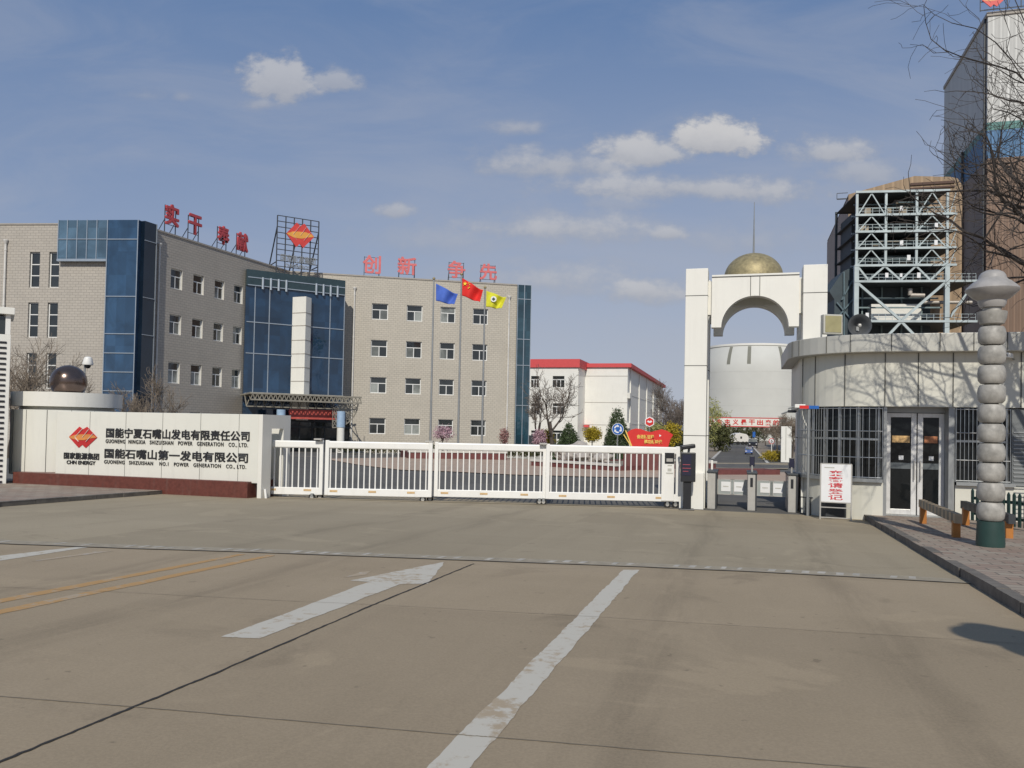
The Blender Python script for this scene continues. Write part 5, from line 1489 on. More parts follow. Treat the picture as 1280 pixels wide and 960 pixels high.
# ------------------------------------------------------------------ steel frame with platforms
FSF = Frame(at(1070, 400, 132).xy.to_3d()+Vector((0, 0, -1.6)), -RA*.5)
sf = fthing('steel_frame', 'open pale blue steel frame with platforms and railings in front of the boiler house', 'steel structure', FSF)
X = lambda px, py=330: FSF.px(px, py).x
Z = lambda py, px=1127: FSF.px(px, py).z
cols = [0, X(1107.5, 290), X(1146, 290), X(1184.5, 290)]
fl_ = [Z(238.5), Z(267.5), Z(288.5), Z(309.5), Z(331), Z(351), Z(401)]
DPT = 13
for yy, mt in ((0, M['scaf']), (DPT, M['inner_shade'])):  # rear copy of the frame takes the darkened shade colour
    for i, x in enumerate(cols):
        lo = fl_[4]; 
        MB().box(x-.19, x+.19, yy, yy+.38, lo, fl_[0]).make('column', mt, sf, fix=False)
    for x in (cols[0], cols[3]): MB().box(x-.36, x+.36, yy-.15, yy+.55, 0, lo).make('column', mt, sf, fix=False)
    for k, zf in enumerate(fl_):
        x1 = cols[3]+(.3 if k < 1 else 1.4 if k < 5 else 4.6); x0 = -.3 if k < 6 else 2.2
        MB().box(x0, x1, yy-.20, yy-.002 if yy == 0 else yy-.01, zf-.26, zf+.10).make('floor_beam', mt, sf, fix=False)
for k, zf in enumerate(fl_):
    x1 = cols[3]+(.2 if k < 1 else 1.2 if k < 5 else 4.4)
    MB().box(.0, x1, .40, DPT-.1, zf-.15, zf-.02).make('floor_plate', M['inner_shade'], sf, fix=False)
box('dark_backing', M['inner_shade'], sf, .6, cols[3]-.6, 5.5, DPT-.5, 0, fl_[0]-2.2)  # dark block added behind the gear; its colour stands for interior shade
def br(a, b, wd=.17, m='scaf', y=.1, yb=None):
    MB().bar((a[0], y, a[1]), (b[0], y if yb is None else yb, b[1]), wd).make('brace', M[m], sf, fix=False)
for k in range(4):
    for i in (0, 2):
        a, b = cols[i]+.25, cols[i+1]-.25; m_ = (a+b)/2
        br((a, fl_[k+1]+.1), (m_, fl_[k]-.3)); br((m_, fl_[k]-.3), (b, fl_[k+1]+.1))
zx = [X(p, 340) for p in (1072, 1086, 1106, 1126, 1145, 1163, 1182)]
for i in range(6): br((zx[i], fl_[4]-.2 if i % 2 == 0 else fl_[5]+.1), (zx[i+1], fl_[5]+.1 if i % 2 == 0 else fl_[4]-.2), .30)
br((X(1072.5, 354), Z(354)), (X(1126, 400), fl_[6]+.1), .40); br((X(1182, 353), Z(353)), (X(1127, 400), fl_[6]+.1), .40)
br((X(1126, 402), fl_[6]-.2), (X(1104, 424), Z(426)), .40); br((X(1127, 402), fl_[6]-.2), (X(1150, 424), Z(426)), .40)
br((X(1219, 353), fl_[5]-.2), (X(1188, 396), Z(396)), .32)
for k in range(4): br((cols[3]+1.3, fl_[k]-.3), (cols[3]+.3, fl_[k+1]-.2), .12)
for k, zf in enumerate(fl_[1:]):
    mb = MB(); x1 = cols[3]+(1.2 if k < 4 else 4.4); x0 = .3 if k < 5 else 2.5
    for h in (.55, 1.1): mb.box(x0, x1, .02, .08, zf+h, zf+h+.055)
    n = int((x1-x0)/1.05)
    for i in range(n+1): x = x0+(x1-x0)*i/n; mb.box(x-.03, x+.03, .03, .075, zf+.1, zf+1.1)
    mb.make('railing', M['scaf'], sf, fix=False)
for (px, py, s) in ((1127, 260.5, 4), (1170.5, 281.5, 4), (1127, 303.5, 4.2), (1170, 303, 4.2), (1136, 322, 4.4), (1108.5, 344, 4), (1126.5, 344, 3), (1148.5, 344, 4.4), (1084, 394, 4)):
    a, b = FSF.px(px-s/2, py+s*.75, -.1), FSF.px(px+s/2, py-s*.75, -.1)
    box('name_board', M['paper'], sf, a.x, b.x, -.12, -.06, a.z, b.z)
box('machine_box', M['white_c'], sf, X(1096, 390), X(1160, 390), 3.0, 5.4, Z(401), Z(376.5))
mb = MB(); mb.tube((X(1142, 366), 1.6, Z(359)), (X(1142, 366), 1.6, Z(367)), .35, .35, 10); mb.tube((X(1142, 366), 1.6, Z(367)), (X(1160, 366), 1.6, Z(367.5)), .35, .35, 10); mb.tube((X(1160, 376), 2.2, Z(375.5)), (X(1222, 376), 2.2, Z(375.5)), .28, .28, 10)
mb.make('steam_pipe', mat('pipe lagging', (.42, .38, .33), .5, .3), sf, fix=False)
mb = MB(); mb.box(X(1084, 262), X(1092, 262), 1.5, 3, fl_[1], Z(256)); mb.box(X(1111, 262), X(1118, 262), 1.5, 3, fl_[1], Z(257)); mb.box(X(1128, 262), X(1138, 262), 1.7, 3.2, fl_[1], Z(254)); mb.make('platform_gear', mat('platform gear', (.30, .25, .18), .7, var=.3, vscale=.7), sf, fix=False)
rnd = random.Random(8)
gm = [mat('plant grey green', (.17, .22, .22), .6, .2, var=.3, vscale=.6), mat('plant dark teal', (.10, .14, .15), .6, .2, var=.3), mat('plant tan', (.36, .30, .21), .6, var=.3), M['scaf']]
for k, zf in enumerate(fl_[1:6]):
    for i in range(13):
        x = rnd.uniform(.8, cols[3]-1.5); y = rnd.uniform(.9, 4.8); hgt_ = (fl_[k]-zf)
        if rnd.random() < .55: MB().box(x, x+rnd.uniform(.5, 1.8), y, y+1.0, zf, zf+hgt_*rnd.uniform(.25, .6)).make('plant_box', rnd.choice(gm), sf, fix=False)
        else:
            zz = zf+hgt_*rnd.uniform(.35, .8); MB().tube((x, y, zz), (min(cols[3]-.4, x+rnd.uniform(2, 6)), y, zz), rnd.uniform(.1, .25), n=8).make('pipe', rnd.choice(gm), sf)
for k, zf in enumerate(fl_[:6]):
    zl = fl_[min(k+1, 6)]
    for yy, t_ in ((1.6, .35), (3.1, .62), (4.4, .2)):
        MB().box(.3, cols[3]-.2, yy, yy+.2, zl+(zf-zl)*t_, zl+(zf-zl)*t_+.24).make('floor_beam', gm[0] if t_ > .3 else M['scaf'], sf, fix=False)
for x in (2.2, 5.4, 8.6, 11.8): MB().box(x, x+.25, 4.9, 5.2, 0, fl_[0]-2).make('column', gm[0], sf, fix=False)
# dark duct on the left of the frame
mb = MB(); P = [(1070, 332), (1054, 339), (1036.5, 364), (1043, 374), (1043, 426), (1070, 426)]
mb.slab([(FSF.px(a, b, 3).x, FSF.px(a, b, 3).z) for a, b in P][::-1], 3, 11)
mb.make('flue_duct', mat('flue duct', (.035, .055, .065), .6, var=.3, vscale=.4), sf)
mb = MB()
for (a, b, c, d) in ((1068, 372, 1046, 398), (1046, 378, 1066, 402), (1055, 340, 1055, 426), (1066, 350, 1052, 375)):
    p, q = FSF.px(a, b, 2.7), FSF.px(c, d, 2.7); mb.bar((p.x, 2.7, p.z), (q.x, 2.7, q.z), .22)
mb.make('duct_brace', mat('duct steel', (.09, .14, .16), .5), sf, fix=False)
# ------------------------------------------------------------------ pipe bridge with a slogan over the inner road
YBR = 185
FPB = Frame(at(866, 527, YBR), -RA); 
ground_z = -1.6; FPB.p.z = ground_z
pbx = lambda px: FPB.px(px, 527).x
pbz = lambda py: FPB.px(930, py).z
pbr = fthing('pipe_bridge', 'white pipe bridge across the inner road with a red slogan on its side', 'bridge', FPB)
LB = pbx(984)
box('bridge_panel', M['white'], pbr, 0, LB, 0, .5, pbz(532.5), pbz(522.8))
mb = MB(); mb.box(0, LB, -.06, .56, pbz(522.79), pbz(522.79)+.2); mb.box(0, LB, -.06, .56, pbz(532.51)-.2, pbz(532.51)); mb.make('bridge_edge', M['redroof'], pbr, fix=False)
for x in (1, LB-1, pbx(897), pbx(968)): MB().box(x-.25, x+.25, .05, .45, 0, pbz(532.6)-.2).make('bridge_leg', M['steel_d'], pbr, fix=False)
for i, ch in enumerate('社会主义是干出来的'):
    c = pbx(919.5+(i-3)*10.2); hw = .66
    lettering(ch, c-hw, c+hw, pbz(531), pbz(524.2), 'character', M['red'], pbr, -.01, .05, .03)
q = at(942.5, 543, 182)
t = thing('hanging_sign', 'narrow blue sign hanging under the pipe bridge', 'sign', q, -RA)
MB().box(-.3, .3, -.03, .03, -.65, .6).make('plate', M['blue'], t, fix=False); MB().tube((0, 0, .6), (0, 0, 2.1), .04, .04, 6).make('hanger', M['steel_d'], t)
# ------------------------------------------------------------------ vehicles on the inner road
def car(name, label, cat, base, rot, Lc, Wc, Hc, paint, boxy=False):
    c = thing(name, label, cat, base, rot)
    if boxy: prof = [(-.5,.22),(.5,.22),(.5,.50),(.47,.58),(.30,.62),(.22,.97),(-.40,1.0),(-.48,.85),(-.5,.5)]
    else: prof = [(-.5,.2),(.5,.2),(.5,.46),(.46,.55),(.24,.62),(.10,.96),(-.22,1.0),(-.38,.66),(-.48,.62),(-.5,.45)]
    mb = MB(); n = len(prof); P = [(x*Lc, z*Hc) for x, z in prof]
    def ring(y, k): return [(y*(1-.16*max(0, (z/Hc-.6)/.4)), -x, z) for x, z in P]
    L_, R__ = ring(-Wc/2, 0), ring(Wc/2, 0); i = len(mb.v); mb.v += L_+R__
    mb.f.append(tuple(range(n))); mb.mi.append(0); mb.f.append(tuple(range(2*n-1, n-1, -1))); mb.mi.append(0)
    for k in range(n): j = (k+1) % n; mb.f.append((k, n+k, n+j, j)); mb.mi.append(0)
    b = mb.make('body', paint, c, bevel=.04)
    fa, fb = (P[4], P[5]) if boxy else (P[4], P[5])
    ws = Wc/2*.86
    lerp = lambda t: (fa[0]+(fb[0]-fa[0])*t, fa[1]+(fb[1]-fa[1])*t)
    g0_, g1_ = lerp(.1), lerp(.92); MB().quad((-ws, -g0_[0]-.03, g0_[1]+.02), (ws, -g0_[0]-.03, g0_[1]+.02), (ws*.88, -g1_[0]-.03, g1_[1]+.02), (-ws*.88, -g1_[0]-.03, g1_[1]+.02)).__class__
    mb = MB(); mb.quad((-ws, -g0_[0]-.03, g0_[1]+.02), (ws, -g0_[0]-.03, g0_[1]+.02), (ws*.88, -g1_[0]-.03, g1_[1]+.02), (-ws*.88, -g1_[0]-.03, g1_[1]+.02)); w_ = mb.make('windscreen', M['pane_c'], c, fix=False)
    so = w_.modifiers.new('thick', 'SOLIDIFY'); so.thickness = .02
    for s in (-1, 1):
        MB().box(s*Wc*.36-.14, s*Wc*.36+.14, -Lc*.5-.03, -Lc*.5+.02, Hc*.40, Hc*.49).make('headlight', M['paper'], c, fix=False)
        for x in (-.32, .32):
            wl = MB().tube((s*Wc*.5, x*Lc, Hc*.2), (s*(Wc*.5-.2), x*Lc, Hc*.2), Hc*.2, Hc*.2, 14).make('wheel', M['tyre'], c)
            MB().tube((s*(Wc*.5+.01), x*Lc, Hc*.2), (s*(Wc*.5-.02), x*Lc, Hc*.2), Hc*.12, Hc*.12, 12).make('rim', M['steel'], wl)
    return c
rot_r = -RA
p = gnd(935.8, 567.8); car('parked_car', 'small blue car facing the gate on the inner road', 'car', p, rot_r, 3.4, 8.9*p.y/1000, 9.2*p.y/1000, M['carblue'])
p = gnd(941, 559.8); car('parked_car', 'dark off-road car waiting beyond the blue car under the bridge', 'car', p, rot_r, 4.6, 11.0*p.y/1000, 11.3*p.y/1000, M['cardark'], True)
p = gnd(926.5, 556.0); sY = p.y/1000
tr = thing('covered_truck', 'white covered truck parked far down the inner road', 'truck', p, -RA+.5)
wd = 20*sY
MB().slab([(-wd*.5, .8), (wd*.5, .8), (wd*.5, 11*sY), (wd*.36, 13.4*sY), (-.1*wd, 14.8*sY), (-wd*.42, 13*sY), (-wd*.5, 12*sY)], 0, 3.0).make('cargo_cover', M['truckw'], tr, bevel=.1)
box('chassis', M['dark'], tr, -wd*.55, wd*.55, .3, 2.7, .35, .79)
box('cab', M['truckw'], tr, -wd*.78, -wd*.52, .2, 2.8, .5, 8*sY, .1)
for x in (-.64, -.2, .12, .36): MB().tube((x*wd, -.05, .5), (x*wd, .3, .5), .5, .5, 14).make('wheel', M['tyre'], tr)
box('cover_opening', M['dark'], tr, -.07*wd, .05*wd, -.02, -.005, 7.6*sY, 10.4*sY)
# ------------------------------------------------------------------ signs and garden behind the gate
p = gnd(771.5, 579); 
rs = thing('roundabout_sign', 'round blue roundabout sign with three white arrows on a grey pole', 'traffic sign', p)
cz = at(769, 536.3, p.y); zc = cz.z-p.z; dx_ = 0
MB().tube((0, .04, 0), (0, .04, zc), .035, .035, 8).make('pole', M['steel_d'], rs, smooth=True)
RR = 7.4*p.y/1000
disc = lambda r_, y0, y1, n=32: MB().slab([(r_*math.cos(2*math.pi*k/n), zc+r_*math.sin(2*math.pi*k/n)) for k in range(n)], y0, y1)
d_ = disc(RR, -.01, .005).make('disc_rim', M['paper'], rs); disc(RR*.93, -.016, -.0105).make('disc_face', M['blue'], rs)
for k in range(3):
    a0_ = R(90+120*k+8); mb = MB(); n = 8; A = []
    for i in range(n+1): A.append(a0_+R(70)*i/n)
    for i in range(n):
        q = lambda r_, a: (r_*RR*math.cos(a), -.022, zc+r_*RR*math.sin(a))
        mb.quad(q(.44, A[i]), q(.66, A[i]), q(.66, A[i+1]), q(.44, A[i+1]))
    q = lambda r_, a: (r_*RR*math.cos(a), -.022, zc+r_*RR*math.sin(a))
    mb.poly([q(.28, A[0]+.02), q(.82, A[0]+.02), q(.55, A[0]-R(34))])
    o = mb.make('arrow', M['paper'], rs, fix=False); so = o.modifiers.new('thick', 'SOLIDIFY'); so.thickness = .008
p = gnd(812, 588); FBD = Frame((p.x, p.y, p.z), -.15)
rb_ = fthing('slogan_board', 'large red flag-shaped slogan board with yellow characters on a maroon plinth', 'sign', FBD)
bx_ = lambda px, py: (FBD.px(px, py).x, FBD.px(px, py).z)
outl = [(790.5, 559), (785, 547), (783.5, 541), (789, 537), (795, 535.6), (801, 536.2), (808, 539), (814, 540), (820, 538.2), (827, 536.6), (834, 538.5), (841.5, 543.5), (838, 549), (835, 559)]
MB().slab([bx_(*q) for q in outl], -.06, .06).make('board', M['red'], rb_)
x0_, x1_ = bx_(779, 580)[0], bx_(838, 580)[0]
MB().box(x0_, x1_, -.02, 1.1, 0, bx_(800, 565.5)[1]).make('plinth', M['maroon'], rb_, bevel=.02, fix=False)
for x in (.3, .8): xx = x0_+(x1_-x0_)*x; MB().box(xx-.05, xx+.05, -.03, .03, bx_(800, 565.6)[1], bx_(800, 558)[1]).make('support', M['steel_d'], rb_, fix=False)
a, b = bx_(796, 548.2), bx_(817.5, 543.6); lettering('奋进新征程', a[0], b[0], a[1], b[1], 'lettering', M['txt_y'], rb_, -.06, .03, .03)
a, b = bx_(805, 554.6), bx_(827.5, 549.8); lettering('建功新时代', a[0], b[0], a[1], b[1], 'lettering', M['txt_y'], rb_, -.06, .03, .03)
for (qa, qb) in (((782, 538), (790, 558.5)), ((779.6, 543), (788.5, 557))):
    u_, w_ = bx_(*qa), bx_(*qb); MB().bar((u_[0], -.1, u_[1]), (w_[0], -.1, w_[1]), .05).make('flag_staff', M['txt_y'], rb_, fix=False)
c0 = bx_(825, 544.5)
mb = MB(); mb.slab([(c0[0]+.07*math.cos(k*2.09), c0[1]+.07*math.sin(k*2.09)) for k in range(3)], -.07, -.061); mb.make('dove', M['paper'], rb_)
p = gnd(811, 583); zc = at(811, 527.3, p.y).z-p.z; rr = 6.6*p.y/1000
hxs = thing('hexagon_sign', 'red hexagonal emblem sign with a white edge above the slogan board', 'sign', p)
hexa = lambda r_, y0, y1, m_, nm: MB().slab([(r_*math.cos(math.pi/2+k*math.pi/3), zc+r_*math.sin(math.pi/2+k*math.pi/3)) for k in range(6)], y0, y1).make(nm, m_, hxs)
hexa(rr, -.02, .03, M['paper'], 'sign_edge'); hexa(rr*.82, -.03, -.021, M['red'], 'sign_face')
mb = MB(); mb.slab([(-.5*rr, zc), (-.1*rr, zc-.18*rr), (.1*rr, zc-.18*rr), (.5*rr, zc), (.3*rr, zc+.28*rr), (0, zc+.12*rr), (-.3*rr, zc+.28*rr)], -.04, -.031); mb.make('sign_mark', M['paper'], hxs)
MB().tube((0, .05, 0), (0, .05, zc), .03, .03, 8).make('pole', M['steel_d'], hxs)
p = gnd(964.3, 576.5); zc = at(964.3, 551.4, p.y).z-p.z; rr = 3.7*p.y/1000
ss = thing('speed_sign', 'round white speed sign with a red ring on a white pole', 'traffic sign', p)
dd = lambda r_, y0, y1, m_, nm: MB().slab([(r_*math.cos(2*math.pi*k/24), zc+r_*math.sin(2*math.pi*k/24)) for k in range(24)], y0, y1).make(nm, m_, ss)
dd(rr, -.01, .01, M['red'], 'sign_ring'); dd(rr*.8, -.02, -.0105, M['paper'], 'sign_face')
lettering('5', -rr*.28, rr*.28, zc-rr*.45, zc+rr*.45, 'numeral', M['txt'], ss, -.02, .01, .02)
MB().tube((0, .03, 0), (0, .03, zc), .05, .05, 8).make('pole', M['wgate'], ss)
p = gnd(982.5, 578)
wb = thing('white_slab_sign', 'tall white standing slab with faint grooves beside the golden shrub', 'monument', p, -RA)
zt = at(982.5, 533, p.y).z-p.z; hw = 6.2*p.y/1000
MB().box(-hw, hw, 0, .5, 0, zt).make('slab', M['white'], wb, bevel=.03, fix=False); MB().box(-hw*.16, hw*.02, -.012, -.002, .3, zt-.1).make('groove', M['grey_p'], wb, fix=False)
# planters, rim walls and rockery
def planter(name, pA, pB, ptop, depth, label, m_, rim=None, soil=True):
    a, b = gnd(*pA), gnd(*pB); FP_ = Frame.two(a, b, min(a.z, b.z)); zt = FP_.px(*ptop).z
    t = fthing(name, label, 'planter', FP_)
    mb = MB(); mb.box(0, FP_.len, 0, .25, -.1, zt); mb.box(0, FP_.len, depth-.25, depth, -.1, zt); mb.box(0, .25, .25, depth-.25, -.1, zt); mb.box(FP_.len-.25, FP_.len, .25, depth-.25, -.1, zt)
    mb.make('planter_wall', m_, t, fix=False)
    box('soil', M['earth'], t, .25, FP_.len-.25, .25, depth-.25, 0, zt-.08)
    if rim:
        mb = MB(); mb.box(-.05, FP_.len+.05, -.05, .3, zt, zt+.12); mb.box(-.05, FP_.len+.05, depth-.3, depth+.05, zt, zt+.12); mb.make('rim', M['lime'], t, fix=False)
    return FP_, zt
planter('flower_planter', (511, 573.2), (633, 575.2), (570, 566), 4.0, 'long low maroon planter before the office, beside the flagpoles', M['maroon'], True)
planter('flower_planter', (664, 582), (770, 589), (715, 579.5), 9, 'low maroon planter holding the pale rockery behind the gate', M['maroon'], True)
planter('rim_planter', (440, 566.5), (662, 569), (550, 563), 3.0, 'long pale kerbed bed along the foot of the right wing', M['lime'])
planter('rim_planter', (640, 573), (775, 575.5), (700, 569.5), 8.0, 'pale kerbed bed in front of the conifers', M['lime'])
planter('low_wall', (893, 594), (975, 594), (935, 587), 1.2, 'low maroon planter wall across the way behind the turnstiles', M['maroon'])
rnd = random.Random(21)
for i, (px, py, s) in enumerate(((712, 581, .62), (724, 581.5, .80), (738, 582.5, .72), (750, 583, .6), (757, 584, .42))):
    p = gnd(px, py); p.y += 1.2
    bm = bmesh.new(); bmesh.ops.create_icosphere(bm, subdivisions=3, radius=1)
    for v in bm.verts:
        n_ = mnoise.noise(v.co*1.4+Vector((i*7, 0, 0)))*.45+mnoise.noise(v.co*3.2+Vector((i*5, 2, 0)))*.2
        v.co *= 1+n_; v.co = Vector((v.co.x*s*1.1, v.co.y*s*.8, max(-.1, (v.co.z*.75+.55))*s))
    me = bpy.data.meshes.new('boulder'); bm.to_mesh(me); bm.free(); me.materials.append(M['rock'])
    o = bpy.data.objects.new('boulder', me); COL.objects.link(o); o.location = (p.x, p.y, p.z+.2)
    tag(o, ('first pale rock at the left end of the rockery behind the gate', 'largest pale rock in the rockery behind the gate', 'middle-right rock of the rockery behind the gate', 'second last rock at the right of the rockery', 'smallest rock at the right end of the rockery behind the gate')[i], 'rock', 'rocks of the rockery')
# camera on a pole behind the bronze ball
p = at(107, 520, 34); p.z = gz(p.x, p.y)
cp = thing('camera_pole', 'white dome camera on a slim pole behind the bronze ball', 'security camera', p)
zz = at(108, 452, 34).z-p.z
MB().tube((-.1, 0, 0), (-.1, 0, zz), .05, .04, 8).make('pole', M['steel_d'], cp, smooth=True)
MB().lathe([(.08, .30), (.15, .26), (.22, .0), (.20, -.05)], 16, .08, 0).make('camera_hood', M['wgate'], cp, smooth=True).location = (0, -.1, zz-.1)
MB().ball((.08, -.1, zz-.18), .12, 12, 8).make('dome', M['black'], cp, smooth=True)
# ------------------------------------------------------------------ trees and shrubs
def bare_tree(name, label, base, height, spread, seed, rt, levels=5, twig='twig', cat='tree', group=None, dirs=None, first=.22, kids=(3, 5), sides=4, lean=(0, 0), up=.22, minr=.004, droop=0.0, th=.36):
    """leafless tree: tapered trunk with main limbs, and a crown of finer branches and twigs"""
    rnd = random.Random(seed); trunk, crown = MB(), MB()
    def rv(): return Vector((rnd.gauss(0, 1), rnd.gauss(0, 1), rnd.gauss(0, 1)))
    def limb(p, d, L, r, lv):
        n = 5 if lv < 2 else 4 if lv < 4 else 3
        mbx = trunk if lv <= 1 else crown; pts = [p.copy()]; rs = [r]; q = p.copy(); dd = d.copy()
        r_end = r*(.55 if lv < levels else .35)
        for k in range(n):
            dd = (dd + rv()*(.10+.045*lv) + Vector((0, 0, up*.35 if lv > 0 else .05)) - Vector((0, 0, droop*lv*.05))).normalized()
            q2 = q+dd*(L/n); ra = r+(r_end-r)*k/n; rb = r+(r_end-r)*(k+1)/n
            mbx.tube(q, q2, max(minr, ra), max(minr, rb), 9 if lv == 0 else 6 if lv == 1 else sides if lv < 4 else 3, 0, False)
            q = q2; pts.append(q.copy()); rs.append(rb)
        if lv >= levels: return
        nk = rnd.randint(*kids)+(1 if lv in (1, 2) else 0)
        for k in range(nk):
            t = first+(1-first)*((k+rnd.random()*.8)/nk) if lv else .45+.55*(k+rnd.random()*.5)/nk
            f = min(.999, t)*n; i = int(f); pp = pts[i].lerp(pts[i+1], f-i)
            base_d = (pts[i+1]-pts[i]).normalized()
            side = rv(); side -= base_d*side.dot(base_d); side.normalize()
            ang = rnd.uniform(.45, .95) if lv else rnd.uniform(.35, .8)
            nd = (base_d*math.cos(ang)+side*math.sin(ang)); nd.z += up*(.6 if lv < 2 else .2); nd.normalize()
            limb(pp, nd, L*rnd.uniform(.52, .78)*(spread if lv == 0 else 1), rs[i]*rnd.uniform(.5, .68), lv+1)
        if lv: limb(q, dd, L*.62, r_end, lv+1)
    t = thing(name, label, cat, base, 0, group)
    d0 = Vector((lean[0], lean[1], 1)).normalized()
    if dirs:
        th = height*th; n = 4; p = Vector((0, 0, -.1))
        q = Vector((lean[0]*th, lean[1]*th, th)); trunk.tube(p, q, rt, rt*.8, 10, 0, False)
        for (dv, L, rr) in dirs: limb(q-Vector((0, 0, rnd.uniform(0, .25)*th)), Vector(dv).normalized(), L, rt*rr, 1)
    else: limb(Vector((0, 0, -.1)), d0, height*.42, rt, 0)
    trunk.make('trunk', M['bark'], t, smooth=False, fix=False); crown.make('crown', M[twig], t, fix=False)
    return t
def leafy(name, label, base, cat, shape, n, leaf, material, seed, stem=None, group=None, clump=7):
    """shrub or tree crown of many small leaf faces gathered in clumps; shape(rnd) gives a point"""
    rnd = random.Random(seed); mb = MB(); t = thing(name, label, cat, base, 0, group)
    for _ in range(n//clump):
        c = shape(rnd); cs = rnd.uniform(.6, 1.4)
        for _ in range(clump):
            p = c+Vector((rnd.gauss(0, 1), rnd.gauss(0, 1), rnd.gauss(0, 1)))*leaf*1.3*cs
            a = Vector((rnd.gauss(0, 1), rnd.gauss(0, 1), rnd.gauss(0, .8))).normalized(); b = a.cross(Vector((rnd.gauss(0, 1), rnd.gauss(0, 1), rnd.gauss(0, 1)))).normalized()
            s = leaf*rnd.uniform(.6, 1.3); a *= s; b *= s*.55
            mb.quad(p-a, p+b, p+a, p-b)
    mb.make('crown', M[material], t, fix=False)
    if stem:
        m2 = MB(); h, r = stem; m2.tube((0, 0, -.1), (0, 0, h), r, r*.6, 8)
        for k in range(6):
            a = k*1.05; m2.tube((0, 0, h*.75), (math.cos(a)*h*.25, math.sin(a)*h*.25, h*1.25), r*.5, r*.2, 5)
        m2.make('trunk', M['bark'], t, fix=False)
    return t
def cone(rad, z0, z1, rough=.12):
    def f(r):
        t = 1-math.sqrt(r.random()); a = r.uniform(0, 2*math.pi); q = rad*(1-t)**.62*(r.random()**.2)*(1+r.gauss(0, rough)); return Vector((q*math.cos(a), q*math.sin(a), z0+(z1-z0)*t))
    return f
def blob(rx, rz, zc, lob=.25, seed=0):
    def f(r):
        v = Vector((r.gauss(0, 1), r.gauss(0, 1), r.gauss(0, 1))).normalized(); k = r.random()**.4
        k *= 1+lob*mnoise.noise(v*1.8+Vector((seed, 0, 0))); return Vector((v.x*rx*k, v.y*rx*k, zc+v.z*rz*k))
    return f
def gat(px, Y):
    p = at(px, 560, Y); p.z = gz(p.x, p.y); return p
def hgt(px, py, Y, base): return at(px, py, Y).z-base.z
# the big bare tree on the right: trunk just outside the frame, limbs reaching in
b = gat(1440, 14.2); b.z += .1
bare_tree('bare_tree', 'large leafless tree reaching in from the right edge over the stone lamp column', b, 11.5, 1.0, 5, .16, 5, 'twig_d',
          dirs=[((-.75, -.1, .72), 2.3, .5), ((-.55, .05, 1.0), 2.7, .55), ((-.85, .15, .42), 2.2, .42), ((-.1, .2, 1.0), 3.4, .6), ((.6, -.1, .8), 2.6, .5), ((-.35, -.45, 1.1), 2.6, .45), ((-.6, .3, .6), 2.2, .42)], kids=(2, 3), up=.16, minr=.0042, droop=.2, lean=(-.02, 0), th=.44)
# bare trees and shrubs left, before the office
for i, (px, Y, ptop, sp_, kd, lab) in enumerate(((33, 36, 397, 1.0, (3, 4), 'tallest leafless tree beside the louvred kiosk at the left edge'), (58, 42, 440, 1.1, (3, 4), 'bushy leafless tree half hidden by the bronze ball'), (10, 40, 425, 1.0, (3, 4), 'leafless tree rising right behind the louvred kiosk'),
                        (112, 38, 452, 1.1, (3, 4), 'leafless shrub around the white dome camera'))):
    b = gat(px, Y); bare_tree('bare_tree', lab, b, hgt(px, ptop, Y, b), sp_, 30+i, .09, 4, 'twig_l', kids=kd, up=.35, minr=.008, group='leafless trees before the left wing')
for i, (px, Y, ptop, lab) in enumerate(((165, 40, 462, 'leafless shrub before the blue corner glass'), (200, 42, 452, 'leafless shrub beside the downpipe of the shaded wing'), (183, 39, 478, 'lower leafless shrub between two taller ones before the blue corner'))):
    b = gat(px, Y); bare_tree('bare_shrub', lab, b, hgt(px, ptop, Y, b), 1.0, 50+i, .05, 4, 'twig_l', 'shrub', 'leafless shrubs at the office corner', kids=(3, 4), up=.4, minr=.008)
b = gat(691, 62); bare_tree('bare_tree', 'wide leafless tree before the white hall, beside the blue glass corner', b, hgt(700, 458, 62, b)*1.0, 1.15, 73, .20, 5, 'twig', kids=(2, 4), up=.22, minr=.012)
b = gat(668, 66); bare_tree('bare_tree', 'leafless tree close to the glass corner of the right wing', b, hgt(670, 462, 66, b), .9, 74, .16, 5, 'twig', kids=(2, 3), up=.3, minr=.012)
for i, (px, Y, ptop, lab) in enumerate(((848, 85, 470, 'dense leafless tree left of the arch, behind the slogan board'), (829, 95, 490, 'thin leafless tree at the far end of the white hall'), (862, 100, 480, 'leafless tree mostly hidden by the left arch pillar'))):
    b = gat(px, Y); bare_tree('bare_tree', lab, b, hgt(px, ptop, Y, b), .95, 90+i, .18, 5, 'twig', kids=(2, 4), up=.3, minr=.013)
# along the inner road
for i, (px, Y, ptop, lab) in enumerate(((884, 105, 500, 'pale green willow nearest the arch on the left of the inner road'), (893, 205, 503, 'second pale green tree on the left of the inner road'), (905, 225, 512, 'third pale green tree along the left of the inner road'))):
    b = gat(px, Y); hh = hgt(px, ptop, Y, b)
    leafy('street_tree', lab, b, 'tree', blob(hh*.26, hh*.36, hh*.64, .6, i), 2600, .12, 'willow', 120+i, (hh*.55, .12), 'trees on the left of the inner road')
for i, (px, Y, ptop, lab) in enumerate(((990, 100, 508, 'leafless tree nearest the guardhouse on the right of the inner road'), (982, 125, 516, 'second leafless tree on the right of the inner road'), (972, 150, 521, 'third leafless tree on the right of the inner road'), (966, 205, 518, 'fourth leafless tree on the right of the inner road'), (957, 225, 520, 'farthest leafless tree on the right of the inner road'))):
    b = gat(px, Y); bare_tree('street_tree', lab, b, hgt(px, ptop, Y, b), .9, 140+i, .15, 5, 'twig_l', 'tree', 'leafless trees on the right of the inner road', kids=(2, 4), up=.3, minr=.016)
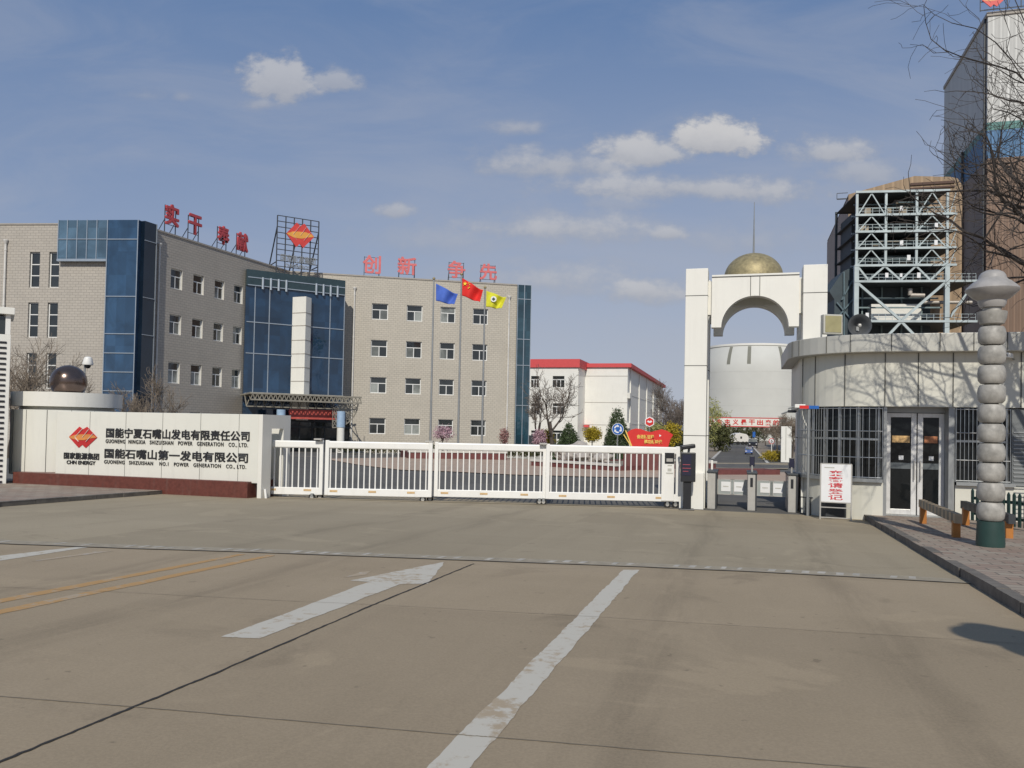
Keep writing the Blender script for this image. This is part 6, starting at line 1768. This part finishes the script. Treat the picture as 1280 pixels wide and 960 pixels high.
for i, (px, Y, lab) in enumerate(((900, 150, 'dark green tree behind the white truck on the left'), (918, 290, 'dark tree closing the far end of the inner road'), (934, 300, 'second dark tree closing the far end of the inner road'), (948, 290, 'third dark tree closing the far end of the inner road'))):
    b = gat(px, Y); hh = 7.5 if i else 5.5
    leafy('far_tree', lab, b, 'tree', blob(hh*.5, hh*.45, hh*.5, .4, i), 2600, .22, 'hedge', 160+i, (hh*.4, .15), 'dark trees at the end of the inner road')
# garden plants
b = gat(710.5, 58); leafy('conifer', 'shorter rounded dark conifer left of the golden topiary', b, 'tree', cone(1.05, .0, hgt(711, 529, 58, b)), 15000, .055, 'conif', 201, (.8, .1))
b = gat(771, 58); leafy('conifer', 'tall pointed dark conifer behind the roundabout sign', b, 'tree', cone(1.1, .0, hgt(772, 508.5, 58, b), .08), 18000, .055, 'conif', 202, (1.0, .1))
b = gat(740, 58); zc = hgt(740, 543, 58, b); leafy('topiary', 'small golden round-headed tree between the two conifers', b, 'tree', blob(.68, .48, zc, .3, 3), 3200, .06, 'yshrub', 203, (zc, .05))
b = gat(683, 64); leafy('golden_shrub', 'golden shrub beside the pink blossom tree', b, 'shrub', blob(.62, .8, hgt(683, 549, 64, b), .3, 5), 2200, .07, 'yshrub', 204, (.6, .04))
b = gat(674.5, 63); zc = hgt(674, 547, 63, b); leafy('blossom_tree', 'pale pink blossom tree at the foot of the wide bare tree', b, 'tree', blob(.55, .65, zc, .4, 6), 2600, .055, 'pink', 205, (zc, .05))
b = gat(553, 54); zc = hgt(553, 541.5, 54, b); leafy('blossom_tree', 'pink blossom tree before the ground floor windows of the right wing', b, 'tree', blob(.72, .52, zc, .5, 7), 1500, .05, 'pink', 206, (zc*.9, .05))
b = gat(630, 53); zc = hgt(630, 546, 53, b); leafy('red_shrub', 'reddish budding shrub at the end of the right wing', b, 'shrub', blob(.32, .55, zc, .4, 8), 1100, .05, 'rust', 207, (zc*.8, .03))
b = gat(819, 47); leafy('green_shrub', 'fresh green shrub behind the hexagonal sign', b, 'shrub', blob(.55, .5, hgt(818, 538, 47, b), .4, 9), 1700, .055, 'willow', 208, (.9, .04))
b = gat(838, 49); leafy('golden_shrub', 'golden shrub peeping out right of the slogan board', b, 'shrub', blob(.6, .8, hgt(838, 543, 49, b), .4, 10), 2200, .06, 'yshrub', 209, (.6, .04))
b = gat(848, 52); leafy('green_shrub', 'olive green shrub between the slogan board and the plate reader', b, 'shrub', blob(.75, .9, hgt(848, 550, 52, b), .4, 11), 2400, .06, 'hedge', 210, (.6, .04))
b = gnd(968, 577); leafy('golden_shrub', 'broad golden shrub on the kerbed corner by the speed sign', b, 'shrub', lambda r: Vector((0, 0, 0))+blob(17*b.y/1000, 6.5*b.y/1000, 7*b.y/1000, .25, 12)(r), 4200, .075, 'yshrub', 211, (.4, .04))
for i, (px, Y, n) in enumerate(((455, 58, 0), (520, 58, 0), (590, 57, 0), (650, 57, 0))):
    b = gat(px, Y); leafy('low_hedge', ('low clipped hedge left of the first flagpole, under the right wing', 'low clipped hedge under the blossom tree', 'low clipped hedge between the second and third flagpoles', 'low clipped hedge at the glass corner of the right wing')[i], b, 'hedge', (lambda r: Vector((r.uniform(-1.9, 1.9), r.uniform(-.4, .4), .25+.45*r.random()))), 2200, .06, 'hedge', 220+i, None, 'low hedges before the right wing')
# the lamp column that stands beside the photographer and throws its shadow across the road
hs_ = gnd(1240, 790)
p = Vector((hs_.x+.02, hs_.y, 0)); hlamp = 4.13+.3
L_ = (hlamp)/math.tan(SUN_EL)
p = Vector((hs_.x+math.sin(SUN_AZ)*L_, hs_.y-math.cos(SUN_AZ)*L_, 0)); p.z = gz(p.x, p.y)+.12
lamp_column(p, 'second beaded stone lamp column, outside the right edge, known by its shadow on the road', 1)
